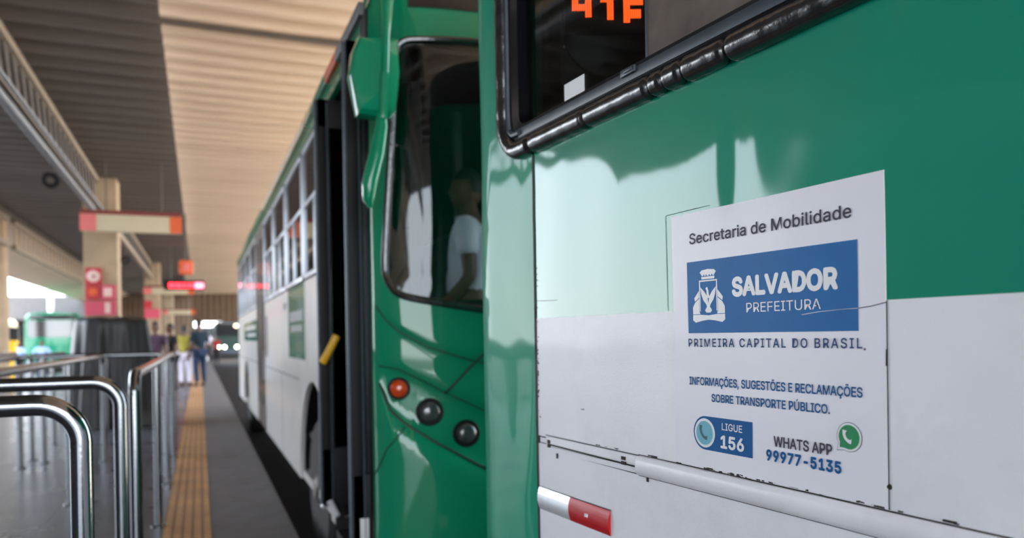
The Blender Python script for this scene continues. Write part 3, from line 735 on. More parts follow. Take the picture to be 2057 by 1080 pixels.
def fy(x, z, pl=0.0):
    t = min(1.0, abs((x - XC) / 1.25))
    y = 3.30 - 0.22 * max(0.0, 1 - t ** 3.5) ** (1 / 2.2)
    k = sstep(0.0, 0.5, 1 - t)
    k2 = sstep(0.0, 0.05, 1 - t)
    zc, zu, zl = interp(CREASE, x), interp(RUP, x), interp(RLO, x)
    y -= 0.014 * k2 * sstep(zc - 0.02, zc + 0.03, z) * (1 - sstep(zc + 0.03, zc + 0.5, z))
    y += 0.022 * k2 * sstep(zl - 0.025, zl + 0.025, z) * (1 - sstep(zu - 0.025, zu + 0.025, z))
    zq = interp(CRS, x)
    y -= 0.022 * k2 * (1 - sstep(zq - 0.03, zl + 0.01, z))
    y += 0.10 * max(0, z - 2.62) ** 1.5 + 0.02 * max(0, z - 1.4)
    return y - pl
def half_loop():
    cp = [(1.95, 1.295), (1.50, 1.310), (1.149, 1.354), (0.963, 1.384), (0.830, 1.410), (0.775, 1.437), (0.745, 1.490), (0.737, 1.560), (0.748, 1.75), (0.762, 1.955), (0.778, 2.20), (0.790, 2.40), (0.800, 2.50), (0.835, 2.545), (0.92, 2.555), (1.171, 2.562), (1.5, 2.57), (1.95, 2.575)]
    o = []
    for i in range(len(cp) - 1):
        p0, p1, p2, p3 = cp[max(i - 1, 0)], cp[i], cp[i + 1], cp[min(i + 2, len(cp) - 1)]
        n = 6
        for k in range(n):
            t = k / n
            o.append(tuple(0.5 * (2 * b + (c - a) * t + (2 * a - 5 * b + 4 * c - d) * t * t + (3 * b - a - 3 * c + d) * t ** 3) for a, b, c, d in zip(p0, p1, p2, p3)))
    return o + [cp[-1]]
HL = half_loop()
LOOP = HL + [(2 * XC - x, z) for x, z in HL[::-1]][1:-1]
def outer_pt(p):
    cx, cz = XC, 1.95; dx, dz = p[0] - cx, p[1] - cz
    k = 1e9
    if abs(dx) > 1e-9: k = min(k, 1.2495 / abs(dx))
    if dz > 1e-9: k = min(k, (2.98 - cz) / dz)
    if dz < -1e-9: k = min(k, (cz - 0.28) / -dz)
    return cx + dx * k, cz + dz * k
# densify directions so the lower corners are well covered
def densify(L, n=3):
    o = []
    for i in range(len(L)):
        a, b = L[i], L[(i + 1) % len(L)]
        for k in range(n): o.append((a[0] + (b[0] - a[0]) * k / n, a[1] + (b[1] - a[1]) * k / n))
    return o
LD = densify(LOOP, 2)
fp = MB(); K = 64; lay = []
for j in range(K + 1):
    t = 1 - (1 - j / K) ** 1.15
    row = []
    for p in LD:
        q = outer_pt(p); x = p[0] + (q[0] - p[0]) * t; zz = p[1] + (q[1] - p[1]) * t
        row.append(fp.b.verts.new((x, fy(x, zz), zz)))
    lay.append(row)
for A, B in zip(lay, lay[1:]):
    for k in range(len(A)): fp._f([A[k], A[(k + 1) % len(A)], B[(k + 1) % len(A)], B[k]])
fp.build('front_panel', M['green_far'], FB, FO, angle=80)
wp = MB(); R_ = 14; ring = []
for j in range(R_ + 1):
    t = j / R_; ring.append([wp.b.verts.new((XC + (p[0] - XC) * t, fy(XC + (p[0] - XC) * t, 1.95 + (p[1] - 1.95) * t) + 0.004, 1.95 + (p[1] - 1.95) * t)) for p in LOOP])
for A, B in zip(ring, ring[1:]):
    for k in range(len(A)): wp._f([A[k], A[(k + 1) % len(A)], B[(k + 1) % len(A)], B[k]])
wsc = wp.build('windscreen', M['glass_screen'], FB, FO, angle=80, weld=1e-5)
MB().tube([(x + (XC - x) * 0.012, fy(x, z) - 0.004, z + (1.95 - z) * 0.012) for x, z in LOOP], 0.017, 10, closed=True).build('windscreen_gasket', M['rubber'], FB, FO)
ds = MB(); ds.grid(lambda x, z: (x, fy(x, z) - 0.006, z), lin(0.865, 3.035, 40), lin(2.690, 2.93, 8)); ds.build('destination_sign', M['blackgloss'], FB, FO)
ins_ = MB()
def front_line(pts, r=0.0045, off=0.001):
    P = []
    for (a, za), (b, zb) in zip(pts, pts[1:]):
        n = max(2, int(sqrt((b - a) ** 2 + (zb - za) ** 2) / 0.02))
        P += [(a + (b - a) * i / n, za + (zb - za) * i / n) for i in range(n)]
    P.append(pts[-1])
    for side in (0, 1):
        Q = P if not side else [(2 * XC - x, z) for x, z in P]
        ins_.tube([(x, fy(x, z) - off, z) for x, z in Q], r, 6)
front_line(CREASE + [(1.2, 1.115), (1.95, 1.02)], 0.0035); front_line(RUP + [(1.4, 0.82)], 0.003); front_line(RLO + [(1.4, 0.56)], 0.006, 0.006); front_line(HOOD, 0.0035)
front_line([(1.40, 1.38), (1.146, 1.156), (0.989, 0.998)], 0.006)
ins_.build('panel_groove', M['seamgreen'], FB, FO)
def lamp(x, z, r, mt, label):
    e = 0.01
    nx = (fy(x + e, z) - fy(x - e, z)) / (2 * e); nz = (fy(x, z + e) - fy(x, z - e)) / (2 * e)
    ax = Vector((nx * 0.7, -1, nz * 0.4)).normalized()
    c = Vector((x, fy(x, z), z))
    b = MB().lathe([(-0.03, r * 1.25), (0.004, r * 1.25), (0.010, r * 1.15), (0.010, r), (-0.004, r * 0.98)], c, ax, 28).build('headlamp', M['black'], FB, FO, label=label)
    MB().lathe([(-0.004, r), (0.006, r * 0.97), (0.016, r * 0.8), (0.022, r * 0.5), (0.024, r * 0.05)], c, ax, 28).build('lens', mt, b, FO)
for mir in (0, 1):
    f_ = (lambda x: 2 * XC - x) if mir else (lambda x: x)
    lamp(f_(0.801), 1.021, 0.040, M['amber'], 'round amber indicator lamp'); lamp(f_(0.926), 0.916, 0.049, M['lamp'], 'round smoked headlamp'); lamp(f_(1.084), 0.815, 0.049, M['lamp'], 'round smoked headlamp')
# mirror assembly in front of the near corner
mi = MB()
sec = [(0.602, 2.145), (0.572, 2.30), (0.585, 2.40), (0.612, 2.462), (0.700, 2.47), (0.775, 2.475), (0.782, 2.33), (0.762, 2.17), (0.735, 2.140)]
def shrink(k): 
    cx = sum(p[0] for p in sec) / len(sec); cz = sum(p[1] for p in sec) / len(sec)
    return [(cx + (p[0] - cx) * k, cz + (p[1] - cz) * k) for p in sec]
lays = [(1.0, 3.06), (1.0, 3.03), (0.97, 3.005), (0.88, 2.985)]
vv = [[mi.b.verts.new((x, y, z)) for x, z in shrink(k)] for k, y in lays]
for A, B in zip(vv, vv[1:]):
    for k in range(len(A)): mi._f([A[k], A[(k + 1) % len(A)], B[(k + 1) % len(A)], B[k]])
ap = [mi.b.verts.new(p) for p in ((0.690, 2.962, 2.42), (0.690, 2.955, 2.24))]
fr_ = vv[-1]
for k in range(len(fr_)):
    a, b = fr_[k], fr_[(k + 1) % len(fr_)]
    pa = ap[0] if a.co.z > 2.3 else ap[1]; pb = ap[0] if b.co.z > 2.3 else ap[1]
    mi._f([a, b, pb] if pa is pb else [a, b, pb, pa])
mi._f(vv[0][::-1])
mr_ = MB(); mr_.merge(mi.b)
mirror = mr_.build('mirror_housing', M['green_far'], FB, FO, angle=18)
MB().tube([(0.80, 3.20, 2.86), (0.755, 3.06, 2.80), (0.722, 2.955, 2.66), (0.708, 2.94, 2.45), (0.700, 2.935, 2.28)], [0.034, 0.036, 0.032, 0.016, 0.015], 12).tube([(0.700, 2.937, 2.30), (0.692, 2.945, 2.12)], [0.019, 0.017], 10).build('mirror_arm', M['green_far'], mirror, FO)
lm = MB(); path = [(0.690, 2.96, 2.15), (0.686, 2.96, 2.08), (0.665, 2.965, 1.97), (0.640, 2.97, 1.87), (0.634, 2.97, 1.80), (0.640, 2.97, 1.765)]
wds = [(0.020, 0.016), (0.028, 0.028), (0.036, 0.035), (0.036, 0.036), (0.026, 0.030), (0.008, 0.010)]
rg = []
for (x, y, z), (a, b) in zip(path, wds): rg.append([lm.b.verts.new((x + a * cos(2 * pi * k / 12), y + b * sin(2 * pi * k / 12), z + 0.25 * a * cos(2 * pi * k / 12))) for k in range(12)])
for A, B in zip(rg, rg[1:]):
    for k in range(12): lm._f([A[k], A[(k + 1) % 12], B[(k + 1) % 12], B[k]])
lm._f(rg[0][::-1]); lm._f(rg[-1])
lm.build('kerb_mirror', M['green_far'], mirror, FO, angle=50)
# side walls
SX = 0.70
def wall_poly(y0, y1, z0, z1, wc, wr, name, mt):
    pts = [(SX, y0, z1), (SX, y0, z0)]
    if wc:
        a0 = math.acos(max(-1, min(1, (z0 - 0.23) / wr)))
        a0 = math.asin((z0 - 0.23) / wr)
        for k in range(25):
            a = pi - a0 - (pi - 2 * a0) * k / 24
            pts.append((SX, wc + wr * cos(a), 0.23 + wr * sin(a)))
    pts += [(SX, y1, z0), (SX, y1, z1)]
    w_ = MB().prism(pts, (0.03, 0, 0)); return w_.build(name, mt, FB, FO)
wall_poly(4.34, 9.05, 0.18, 1.655, 5.18, 0.72, 'side_panel', M['greywhite'])
wall_poly(10.32, 15.25, 0.18, 1.655, 12.9, 0.68, 'side_panel', M['greywhite'])
MB().box((SX, 4.34, 2.585), (SX + 0.03, 15.25, 2.69)).build('cant_panel', M['green_far'], FB, FO)
MB().box((SX, 3.40, 2.60), (SX + 0.03, 4.34, 2.69)).build('door_header', M['green_far'], FB, FO)
MB().box((SX - 0.002, 3.285, 0.30), (SX + 0.05, 3.40, 2.70)).box((SX, 4.30, 0.18), (SX + 0.05, 4.345, 2.60)).build('door_post', M['black'], FB, FO)
for a, b, mt in ((3.32, 3.95, 'conduit'), (3.95, 4.30, 'orange'), (4.30, 5.25, 'green_far'), (5.25, 8.9, 'cream'), (8.9, 15.25, 'green_far')):
    MB().box((SX - 0.025, a, 2.685), (SX + 0.03, b, 2.745), 0.008).build('roof_gutter', M[mt], FB, FO)
rfm = MB(); rfm.grid(lambda y, a: (XC - 1.25 * cos(a), y, 2.70 + 0.27 * sin(a) ** 0.7), lin(3.22, 15.25, 8), [pi * k / 18 for k in range(19)])
rfm.build('roof', M['cream'], FB, FO)
bs = MB().box((3.17, 3.25, 0.18), (3.20, 15.25, 2.70)).box((0.70, 15.22, 0.18), (3.2, 15.25, 2.70)).box((0.72, 4.5, 0.18), (3.18, 15.2, 0.24))
bs.build('body_shell', M['greywhite'], FB, FO)
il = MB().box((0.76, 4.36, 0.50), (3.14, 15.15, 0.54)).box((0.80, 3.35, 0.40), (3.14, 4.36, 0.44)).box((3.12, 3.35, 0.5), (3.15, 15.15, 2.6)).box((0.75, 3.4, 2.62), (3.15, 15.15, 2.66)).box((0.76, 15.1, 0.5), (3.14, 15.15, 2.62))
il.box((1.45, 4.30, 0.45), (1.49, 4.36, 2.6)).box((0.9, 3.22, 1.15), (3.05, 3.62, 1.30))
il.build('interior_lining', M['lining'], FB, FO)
# side windows
def far_window(y0, y1):
    f = MB(); z0, z1 = 1.665, 2.578; b = 0.035
    for lo, hi in (((SX - 0.008, y0, z0), (SX + 0.02, y1, z0 + b)), ((SX - 0.008, y0, z1 - b), (SX + 0.02, y1, z1)), ((SX - 0.008, y0, z0), (SX + 0.02, y0 + b, z1)), ((SX - 0.008, y1 - b, z0), (SX + 0.02, y1, z1)), ((SX - 0.006, y0, 2.165), (SX + 0.015, y1, 2.195)), ((SX - 0.006, (y0 + y1) / 2 - 0.02, z0), (SX + 0.015, (y0 + y1) / 2 + 0.02, 2.17))):
        f.box(lo, hi, 0.004)
    fo = f.build('window_frame', M['alu'], FB, FO)
    MB().box((SX + 0.006, y0 + 0.02, z0 + 0.02), (SX + 0.010, y1 - 0.02, z1 - 0.02)).build('window_pane', M['glass_dark'], fo, FO)
WN = [(4.40, 5.50), (5.56, 6.66), (6.72, 7.82), (7.88, 9.02), (10.36, 11.5), (11.56, 12.7), (12.76, 13.9), (13.96, 15.15)]
for a, b in WN: far_window(a, b)
for (a, b), (c, d) in zip(WN, WN[1:]):
    if c - b < 0.2: MB().box((SX, b, 1.655), (SX + 0.025, c, 2.59)).build('window_post', M['black'], FB, FO)
MB().box((SX, 15.15, 1.655), (SX + 0.025, 15.25, 2.59)).build('window_post', M['greywhite'], FB, FO)
# closed middle door
for y0, y1 in ((9.06, 9.67), (9.69, 10.31)):
    d = MB().box((SX - 0.004, y0, 0.20), (SX + 0.03, y0 + 0.09, 2.58), 0.006).box((SX - 0.004, y1 - 0.09, 0.20), (SX + 0.03, y1, 2.58), 0.006).box((SX - 0.004, y0, 2.45), (SX + 0.03, y1, 2.58)).box((SX - 0.004, y0, 0.20), (SX + 0.03, y1, 0.45)).build('middle_door', mat('brown_grey_door', srgb(92, 82, 74), 0.5, var=0.1) if y0 < 9.5 else bpy.data.materials['brown_grey_door'], FB, FO)
    MB().box((SX + 0.008, y0 + 0.08, 0.44), (SX + 0.012, y1 - 0.08, 2.46)).build('door_pane', M['glass_dark'], d, FO)
# open front door: two leaves standing out at right angles
def leaf(yc, label):
    x0, x1, z0, z1 = 0.620, 0.965, 0.315, 2.575; t = 0.018
    f = MB()
    for lo, hi in (((x0, z0), (x0 + 0.052, z1)), ((x1 - 0.052, z0), (x1, z1)), ((x0, z1 - 0.16), (x1, z1)), ((x0, z0), (x1, z0 + 0.32))):
        f.box((lo[0], yc - t, lo[1]), (hi[0], yc + t, hi[1]), 0.006)
    f = f.build('door_leaf', M['black'], FB, FO, label=label)
    MB().box((x0 + 0.05, yc - 0.004, z0 + 0.31), (x1 - 0.05, yc + 0.004, z1 - 0.15)).build('door_pane', M['glass_dark'], f, FO)
    MB().tube([(x0 - 0.006, yc - 0.006, z0 + 0.01), (x0 - 0.006, yc - 0.006, z1 - 0.01)], 0.011, 8).tube([(x0 + 0.052, yc - t - 0.002, z0 + 0.02), (x0 + 0.052, yc - t - 0.002, z1 - 0.02)], 0.005, 6).build('edge_seal', M['darkalu'], f, FO)
    return f
l1 = leaf(3.36, 'open black door leaf next to the bus front'); l2 = leaf(4.24, 'open black door leaf at the rear of the doorway')
MB().box((0.648, 3.336, 0.345), (0.688, 3.342, 0.44), 0.002).build('leaf_label', M['greywhite'], l1, FO, label='pale blank plate at the foot of the door leaf')
MB().tube([(0.618, 4.16, 1.115), (0.645, 4.14, 1.165), (0.69, 4.12, 1.26)], 0.021, 10).build('door_handle', M['yellow'], l2, FO, label='yellow grab handle')
stp = MB().box((0.70, 3.42, 0.12), (1.4, 4.30, 0.16)).box((0.98, 3.42, 0.16), (1.4, 4.30, 0.40)); stp.build('door_step', M['black'], FB, FO)
MB().tube([(0.63, 4.30, 0.30), (0.655, 4.20, 0.34), (0.685, 4.15, 0.27)], 0.016, 8).build('step_lamp', M['tape'], l2, FO)
for wc in (5.18, 12.9):
    wheel(FB, FO, (0.73, wc, 0.23), (1, 0, 0), 0.48); wheel(FB, FO, (3.17, wc, 0.23), (-1, 0, 0), 0.48)
    wa = MB(); wa.grid(lambda a, x: (x, wc + 0.715 * cos(a), 0.23 + 0.715 * sin(a)), lin(-0.05, pi + 0.05, 20), [0.735, 1.2]); wa.build('wheel_arch', M['black'], FB, FO)
# painted blocks and pale notices on the flank (too blurred to read), panel lines
def flank(name, y0, y1, z0, z1, mt, x=0.0015): return MB().box((SX - x, y0, z0), (SX + 0.002, y1, z1)).build(name, M[mt], FB, FO)
flank('green_block', 5.52, 6.58, 1.09, 1.655, 'green_far'); flank('green_block', 10.36, 13.4, 1.22, 1.50, 'green_far')
for a, b, z0, z1 in ((5.62, 6.45, 1.38, 1.46), (5.66, 6.38, 1.30, 1.35)): flank('pale_mark', a, b, z0, z1, 'conduit', 0.003)
for a, b, z0, z1 in ((10.6, 12.9, 1.38, 1.44), (10.6, 12.5, 1.28, 1.33)): flank('pale_mark', a, b, z0, z1, 'greywhite', 0.003)
flank('grey_mark', 6.72, 6.98, 1.50, 1.56, 'darkalu'); flank('lilac_mark', 8.75, 8.92, 1.05, 1.5, 'purple_cloth')
flank('panel_line', 5.9, 9.05, 0.93, 0.938, 'seam', 0.001); flank('panel_line', 7.2, 7.21, 0.18, 0.93, 'seam', 0.001); flank('panel_line', 10.4, 15.2, 0.93, 0.94, 'seam', 0.001)
for y_ in (5.40, 5.44): flank('white_mark', y_, y_ + 0.03, 1.05, 1.60, 'greywhite', 0.003)

# ------------------------------------------------------------------ queue rails
RT = 0.0255; RZ = 1.100
def rail(pts, posts, label, group='stainless queue rails on the platform'):
    """pts: plan points of the top tube; its two ends bend down to the floor; posts: plan points of extra posts"""
    a = pts[0]; t = thing('queue_rail', label, 'railing', (a[0], a[1], 0), 0, group); org = (a[0], a[1], 0)
    P = [(a[0], a[1], 0.0)] + [(x, y, RZ) for x, y in pts] + [(pts[-1][0], pts[-1][1], 0.0)]
    Q = arc_path(P, 0.095, 10)
    # refine long straight runs a little so the bend keeps its shape
    MB().tube(Q, RT, 20).build('rail_tube', M['steel'], t, org, angle=60)
    for x, y in posts:
        MB().tube([(x, y, 0.0), (x, y, RZ)], RT * 0.96, 16).build('post', M['steel'], t, org, angle=60)
    for x, y in [pts[0], pts[-1]] + list(posts):
        MB().lathe([(0, RT * 2.0), (0.006, RT * 2.0), (0.012, RT * 1.5), (0.014, RT * 1.05)], (x, y, 0.0), (0, 0, 1), 20).build('floor_flange', M['steel'], t, org)
rail([(-0.27, 2.09), (-1.38, 2.09)], [(-0.83, 2.09)], 'polished steel queue rail nearest the camera, at the lower left corner')
rail([(-0.275, 3.14), (-1.38, 3.14)], [(-0.83, 3.14)], 'polished steel queue rail second from the camera, its bend just behind the first')
rail([(-0.272, 3.75), (-0.272, 8.78)], [(-0.272, 5.57), (-0.272, 7.18)], 'long queue rail running beside the ochre tactile strip')
rail([(-0.93, 3.55), (-0.93, 8.80)], [(-0.93, 4.25), (-0.93, 6.60)], 'long queue rail parallel to the tactile strip, one lane further left')
rail([(-0.36, 9.00), (-2.15, 9.00)], [(-0.93, 9.0), (-1.5, 9.0)], 'crosswise queue rail at the far end, in front of the black tarpaulin')
rail([(-1.66, 3.2), (-1.66, 8.75)], [(-1.66, 5.2), (-1.66, 7.0)], 'queue rail at the left, third lane from the tactile strip')
rail([(-1.66, 9.3), (-1.66, 12.4 - 0.9)], [(-1.66, 10.6)], 'short queue rail beside the tarpaulin, beyond the crosswise rail')
rail([(-2.42, 4.6), (-2.42, 12.6)], [(-2.42, 6.6), (-2.42, 8.6), (-2.42, 10.6)], 'queue rail farthest left, beyond the third lane')

# ------------------------------------------------------------------ canopy fittings and signs
def hang_sign(x0, x1, y, z0, z1, label, ztop=4.66):
    t = thing('platform_sign', label, 'sign', ((x0 + x1) / 2, y, z0), 0, 'platform signs hung across the walkway'); org = ((x0 + x1) / 2, y, z0)
    W = x1 - x0; d = 0.06
    MB().box((x0, y - d, z0), (x1, y + d, z1), 0.008).build('sign_board', M['board'], t, org)
    MB().box((x0, y - d - 0.01, z1 - 0.045), (x1, y + d + 0.01, z1 + 0.03)).build('top_edge', M['boardtop'], t, org)
    MB().box((x0 - 0.004, y - d - 0.006, z0 + 0.005), (x0 + W * 0.155, y - d + 0.01, z1 - 0.05)).build('pink_panel', M['pink'], t, org)
    MB().box((x1 - W * 0.12, y - d - 0.006, z0 + 0.005), (x1 + 0.004, y - d + 0.01, z1 - 0.05)).build('orange_panel', M['orange'], t, org)
    for xx in (x0 + 0.25 * W, x0 + 0.8 * W): MB().tube([(xx, y, z1), (xx, y, ztop)], 0.012, 8).build('hanger', M['girderdark'], t, org)
hang_sign(-1.97, -0.28, 15.6, 3.27, 3.63, 'nearest hanging sign, cream with pink and orange ends, in front of the first pillar')
hang_sign(-1.94, -0.16, 31.8, 3.03, 3.33, 'second hanging sign, cream, below the glowing red display')
hang_sign(-1.9, -0.2, 47.0, 2.72, 3.02, 'third hanging sign, small and far, right of the second pillar')
t = thing('notice_sign', 'stack of red notice plates fixed to the nearest concrete pillar', 'sign', (-1.84, 17.26, 1.78)); NS = (-1.84, 17.26, 1.78)
MB().box((-2.10, 17.19, 2.40), (-1.82, 17.27, 2.74)).build('upper_plate', M['signred'], t, NS)
MB().lathe([(0, 0.12), (0.012, 0.12), (0.016, 0.11)], (-1.96, 17.19, 2.57), (0, -1, 0), 28).build('round_disc', M['signwhite'], t, NS)
MB().lathe([(0, 0.028), (0.01, 0.02)], (-1.95, 17.173, 2.565), (0, -1, 0), 12).build('centre_dot', M['girderdark'], t, NS)
MB().box((-2.10, 17.19, 2.10), (-1.84, 17.27, 2.38)).build('middle_plate', M['signred'], t, NS)
MB().lathe([(0, 0.08), (0.012, 0.075)], (-1.97, 17.19, 2.25), (0, -1, 0), 20).build('orange_disc', M['orange'], t, NS)
MB().box((-1.82, 17.19, 2.10), (-1.56, 17.27, 2.40)).build('middle_plate', M['signpink'], t, NS)
MB().box((-1.78, 17.18, 2.16), (-1.63, 17.20, 2.34)).build('pale_panel', M['signwhite'], t, NS)
MB().box((-2.12, 17.19, 1.78), (-1.56, 17.27, 2.07)).build('lower_plate', M['signpink'], t, NS)
MB().box((-1.76, 17.18, 1.82), (-1.66, 17.20, 2.04)).build('pale_panel', M['signwhite'], t, NS)
t = thing('notice_sign', 'small red notice plates on the second concrete pillar', 'sign', (-1.84, 35.4, 2.2)); o2 = (-1.84, 35.4, 2.2)
MB().box((-2.15, 35.40, 2.2), (-1.55, 35.48, 2.60)).build('lower_plate', M['signpink'], t, o2)
MB().box((-2.15, 35.40, 2.62), (-1.85, 35.48, 2.95)).build('upper_plate', M['signred'], t, o2)
t = thing('square_sign', 'square orange sign hanging at the edge of the pale roof', 'sign', (-0.30, 21.8, 3.0)); o3 = (-0.30, 21.8, 3.0)
MB().box((-0.475, 21.76, 3.0), (-0.125, 21.84, 3.38), 0.04).build('sign_case', M['orange'], t, o3)
MB().box((-0.385, 21.745, 3.08), (-0.215, 21.765, 3.30), 0.01).build('pale_panel', M['pink'], t, o3)
MB().tube([(-0.30, 21.8, 3.36), (-0.30, 21.8, 4.62)], 0.014, 8).build('hanger', M['girderdark'], t, o3)
t = thing('led_display', 'red glowing message display above the second hanging sign', 'display', (-0.47, 29.4, 3.05)); o4 = (-0.47, 29.4, 3.05)
MB().box((-1.15, 29.40, 3.05), (0.21, 29.55, 3.40), 0.01).build('display_case', M['black'], t, o4)
lr = MB()
for a, b in ((-0.98, -0.80), (-0.77, -0.55), (-0.52, -0.40), (-0.36, -0.15)):
    lr.box((a, 29.385, 3.13), (b, 29.405, 3.30))
lr.build('lit_panel', M['redled'], t, o4)
MB().box((-0.12, 29.385, 3.12), (0.17, 29.405, 3.31)).build('lit_panel', M['pinkled'], t, o4)
for xx in (-0.9, -0.45): MB().tube([(xx, 29.47, 3.4), (xx, 29.47, 4.62)], 0.014, 8).build('hanger', M['girderdark'], t, o4)
def flood(x, y, z, label):
    t = thing('floodlight', label, 'lamp', (x, y, z), 0, 'round lamps under the girder'); o = (x, y, z)
    MB().lathe([(-0.05, 0.05), (0.0, 0.10), (0.09, 0.12), (0.10, 0.11)], (x, y, z), (0.0, -1, -0.35), 24).build('lamp_housing', M['black'], t, o)
    MB().lathe([(0.0, 0.055), (0.012, 0.05)], Vector((x, y, z)) + Vector((0, -1, -0.35)).normalized() * 0.092, (0, -1, -0.35), 18).build('lamp_lens', M['girderdark'], t, o)
    MB().tube([(x, y, z), (x, y, 3.78)], 0.015, 8).tube([(x, y, 3.775), (x, y, 3.90)], 0.015, 8).box((-1.985, y - 0.03, 3.895), (-1.90, y + 0.03, 3.917)).build('bracket', M['girderdark'], t, o)
flood(-1.965, 12.7, 3.64, 'round black lamp hanging under the nearest lattice girder')
flood(-1.965, 24.5, 3.64, 'round dark lamp under the girder beyond the first pillar')
t = thing('pendant_lamp', 'small glowing lamp high up near the end wall', 'lamp', (2.05, 47.8, 2.05)); o5 = (2.05, 47.8, 2.05)
MB().lathe([(-0.10, 0.03), (-0.06, 0.09), (0, 0.12), (0.06, 0.09), (0.10, 0.03)], (2.05, 47.8, 2.05), (0, 0, 1), 16).build('globe', M['bulb'], t, o5)
MB().tube([(2.05, 47.8, 2.14), (2.05, 47.8, 4.2)], 0.012, 8).build('rod', M['girderdark'], t, o5)

# ------------------------------------------------------------------ tarpaulin-covered stall
tp = MB(); NR = 96; cx, cy = -1.19, 12.45; HZ = 1.60
def tarp_pt(k, z):
    a = 2 * pi * k / NR; c, s = cos(a), sin(a); p = 0.42
    hx = 0.47 + 0.07 * (HZ - z); hy = 0.38 + 0.06 * (HZ - z)
    r = 1 / (abs(c) ** (1 / p) + abs(s) ** (1 / p)) ** p
    fold = 0.05 * (HZ - z) ** 0.7 * (sin(9 * a + 1.5 * sin(2 * a)) + 0.6 * sin(17 * a + 1))
    return (cx + c * r * (hx + fold), cy + s * r * (hy + fold), z)
zz = [0.01, 0.25, 0.5, 0.75, 0.95, 1.1, 1.25, 1.38, 1.48, 1.54]
rows = [[tp.b.verts.new(tarp_pt(k, z)) for k in range(NR)] for z in zz]
for sc, z in ((0.95, 1.575), (0.8, 1.59), (0.5, 1.60), (0.1, 1.585)):
    rows.append([tp.b.verts.new((cx + (tarp_pt(k, 1.54)[0] - cx) * sc, cy + (tarp_pt(k, 1.54)[1] - cy) * sc, z + 0.012 * sin(k * 0.5) * sc)) for k in range(NR)])
for A, B in zip(rows, rows[1:]):
    for k in range(NR): tp._f([A[k], A[(k + 1) % NR], B[(k + 1) % NR], B[k]])
tp._f(rows[-1])
tag(tp.build('covered_stall', M['tarp'], angle=80), 'stall draped in a black tarpaulin behind the queue rails', 'stall')
tag(MB().box((-5.12, 24.8, 0.0), (-4.79, 25.15, 1.28), 0.05).box((-5.15, 24.77, 1.22), (-4.76, 25.18, 1.32), 0.03).build('bin', M['bin']), 'bright yellow bin at the left edge of the picture', 'bin')

# ------------------------------------------------------------------ people
def skin_mesh(chains, sub=2):
    """chains: lists of (point, radius); each chain may start at a point of an earlier one"""
    me = bpy.data.meshes.new('figure'); V = []; E = []; Rr = []; idx = {}
    def vid(p, r):
        k = tuple(round(c, 4) for c in p)
        if k not in idx: idx[k] = len(V); V.append(p); Rr.append(r)
        return idx[k]
    for ch in chains:
        prev = None
        for p, r in ch:
            i = vid(p, r)
            if prev is not None and prev != i: E.append((prev, i))
            prev = i
    me.from_pydata(V, E, []); ob = bpy.data.objects.new('figure', me); COL.objects.link(ob)
    sm = ob.modifiers.new('skin', 'SKIN'); sm.use_smooth_shade = True
    sv = me.skin_vertices[0].data
    for i, r in enumerate(Rr): sv[i].radius = (r, r) if not isinstance(r, tuple) else r
    sv[0].use_root = True
    ss_ = ob.modifiers.new('sub', 'SUBSURF'); ss_.levels = sub; ss_.render_levels = sub
    dg = bpy.context.evaluated_depsgraph_get(); m2 = bpy.data.meshes.new_from_object(ob.evaluated_get(dg))
    bb = bmesh.new(); bb.from_mesh(m2)
    bpy.data.objects.remove(ob); bpy.data.meshes.remove(me); bpy.data.meshes.remove(m2)
    return bb
def add_head(mb, c, yaw, sc=1.0):
    """head facing +y turned by yaw; c is the centre of the skull"""
    bb = bmesh.new(); bmesh.ops.create_uvsphere(bb, u_segments=24, v_segments=18, radius=1)
    for v in bb.verts:
        x, y, z = v.co
        w = 0.074 * (1 - 0.16 * max(0, -z)) ; d = 0.094; h = 0.118
        X, Y, Z = x * w, y * d, z * h
        if z < -0.2: Y += 0.018 * (-z - 0.2); X *= 1 - 0.22 * (-z - 0.2)
        if y > 0: 
            Y += 0.024 * exp(-((x / 0.16) ** 2) - ((z + 0.12) / 0.16) ** 2)          # nose
            Y -= 0.010 * (exp(-(((x - 0.36) / 0.2) ** 2) - ((z - 0.10) / 0.13) ** 2) + exp(-(((x + 0.36) / 0.2) ** 2) - ((z - 0.10) / 0.13) ** 2))   # eye sockets
            Y += 0.006 * exp(-((x / 0.3) ** 2) - ((z + 0.45) / 0.09) ** 2)              # lips
        v.co = (X, Y, Z)
    for s in (-1, 1):
        e = bmesh.new(); bmesh.ops.create_uvsphere(e, u_segments=10, v_segments=8, radius=1)
        for v in e.verts: v.co = Vector((s * 0.074 + v.co.x * 0.010, -0.005 + v.co.y * 0.017, -0.005 + v.co.z * 0.030))
        mp = {v: bb.verts.new(v.co) for v in e.verts}
        for f in e.faces: bb.faces.new([mp[v] for v in f.verts])
        e.free()
    rot = Matrix.Rotation(yaw, 3, 'Z')
    for v in bb.verts: v.co = Vector(c) + rot @ (v.co * sc)
    mb.merge(bb)
def hair_cap(mb, c, yaw, long=0.0, sc=1.0):
    bb = bmesh.new(); bmesh.ops.create_uvsphere(bb, u_segments=24, v_segments=16, radius=1)
    kill = [v for v in bb.verts if v.co.z < (0.30 if v.co.y > 0.25 else -0.35 - 0.2 * 0)]
    bmesh.ops.delete(bb, geom=kill, context='VERTS')
    for v in bb.verts:
        v.co = Vector((v.co.x * 0.083, v.co.y * 0.101 - 0.006, v.co.z * 0.128 + 0.002 - (long * max(0, 0.2 - v.co.z) if v.co.y < 0.1 else 0)))
    rot = Matrix.Rotation(yaw, 3, 'Z')
    for v in bb.verts: v.co = Vector(c) + rot @ (v.co * sc)
    mb.merge(bb)
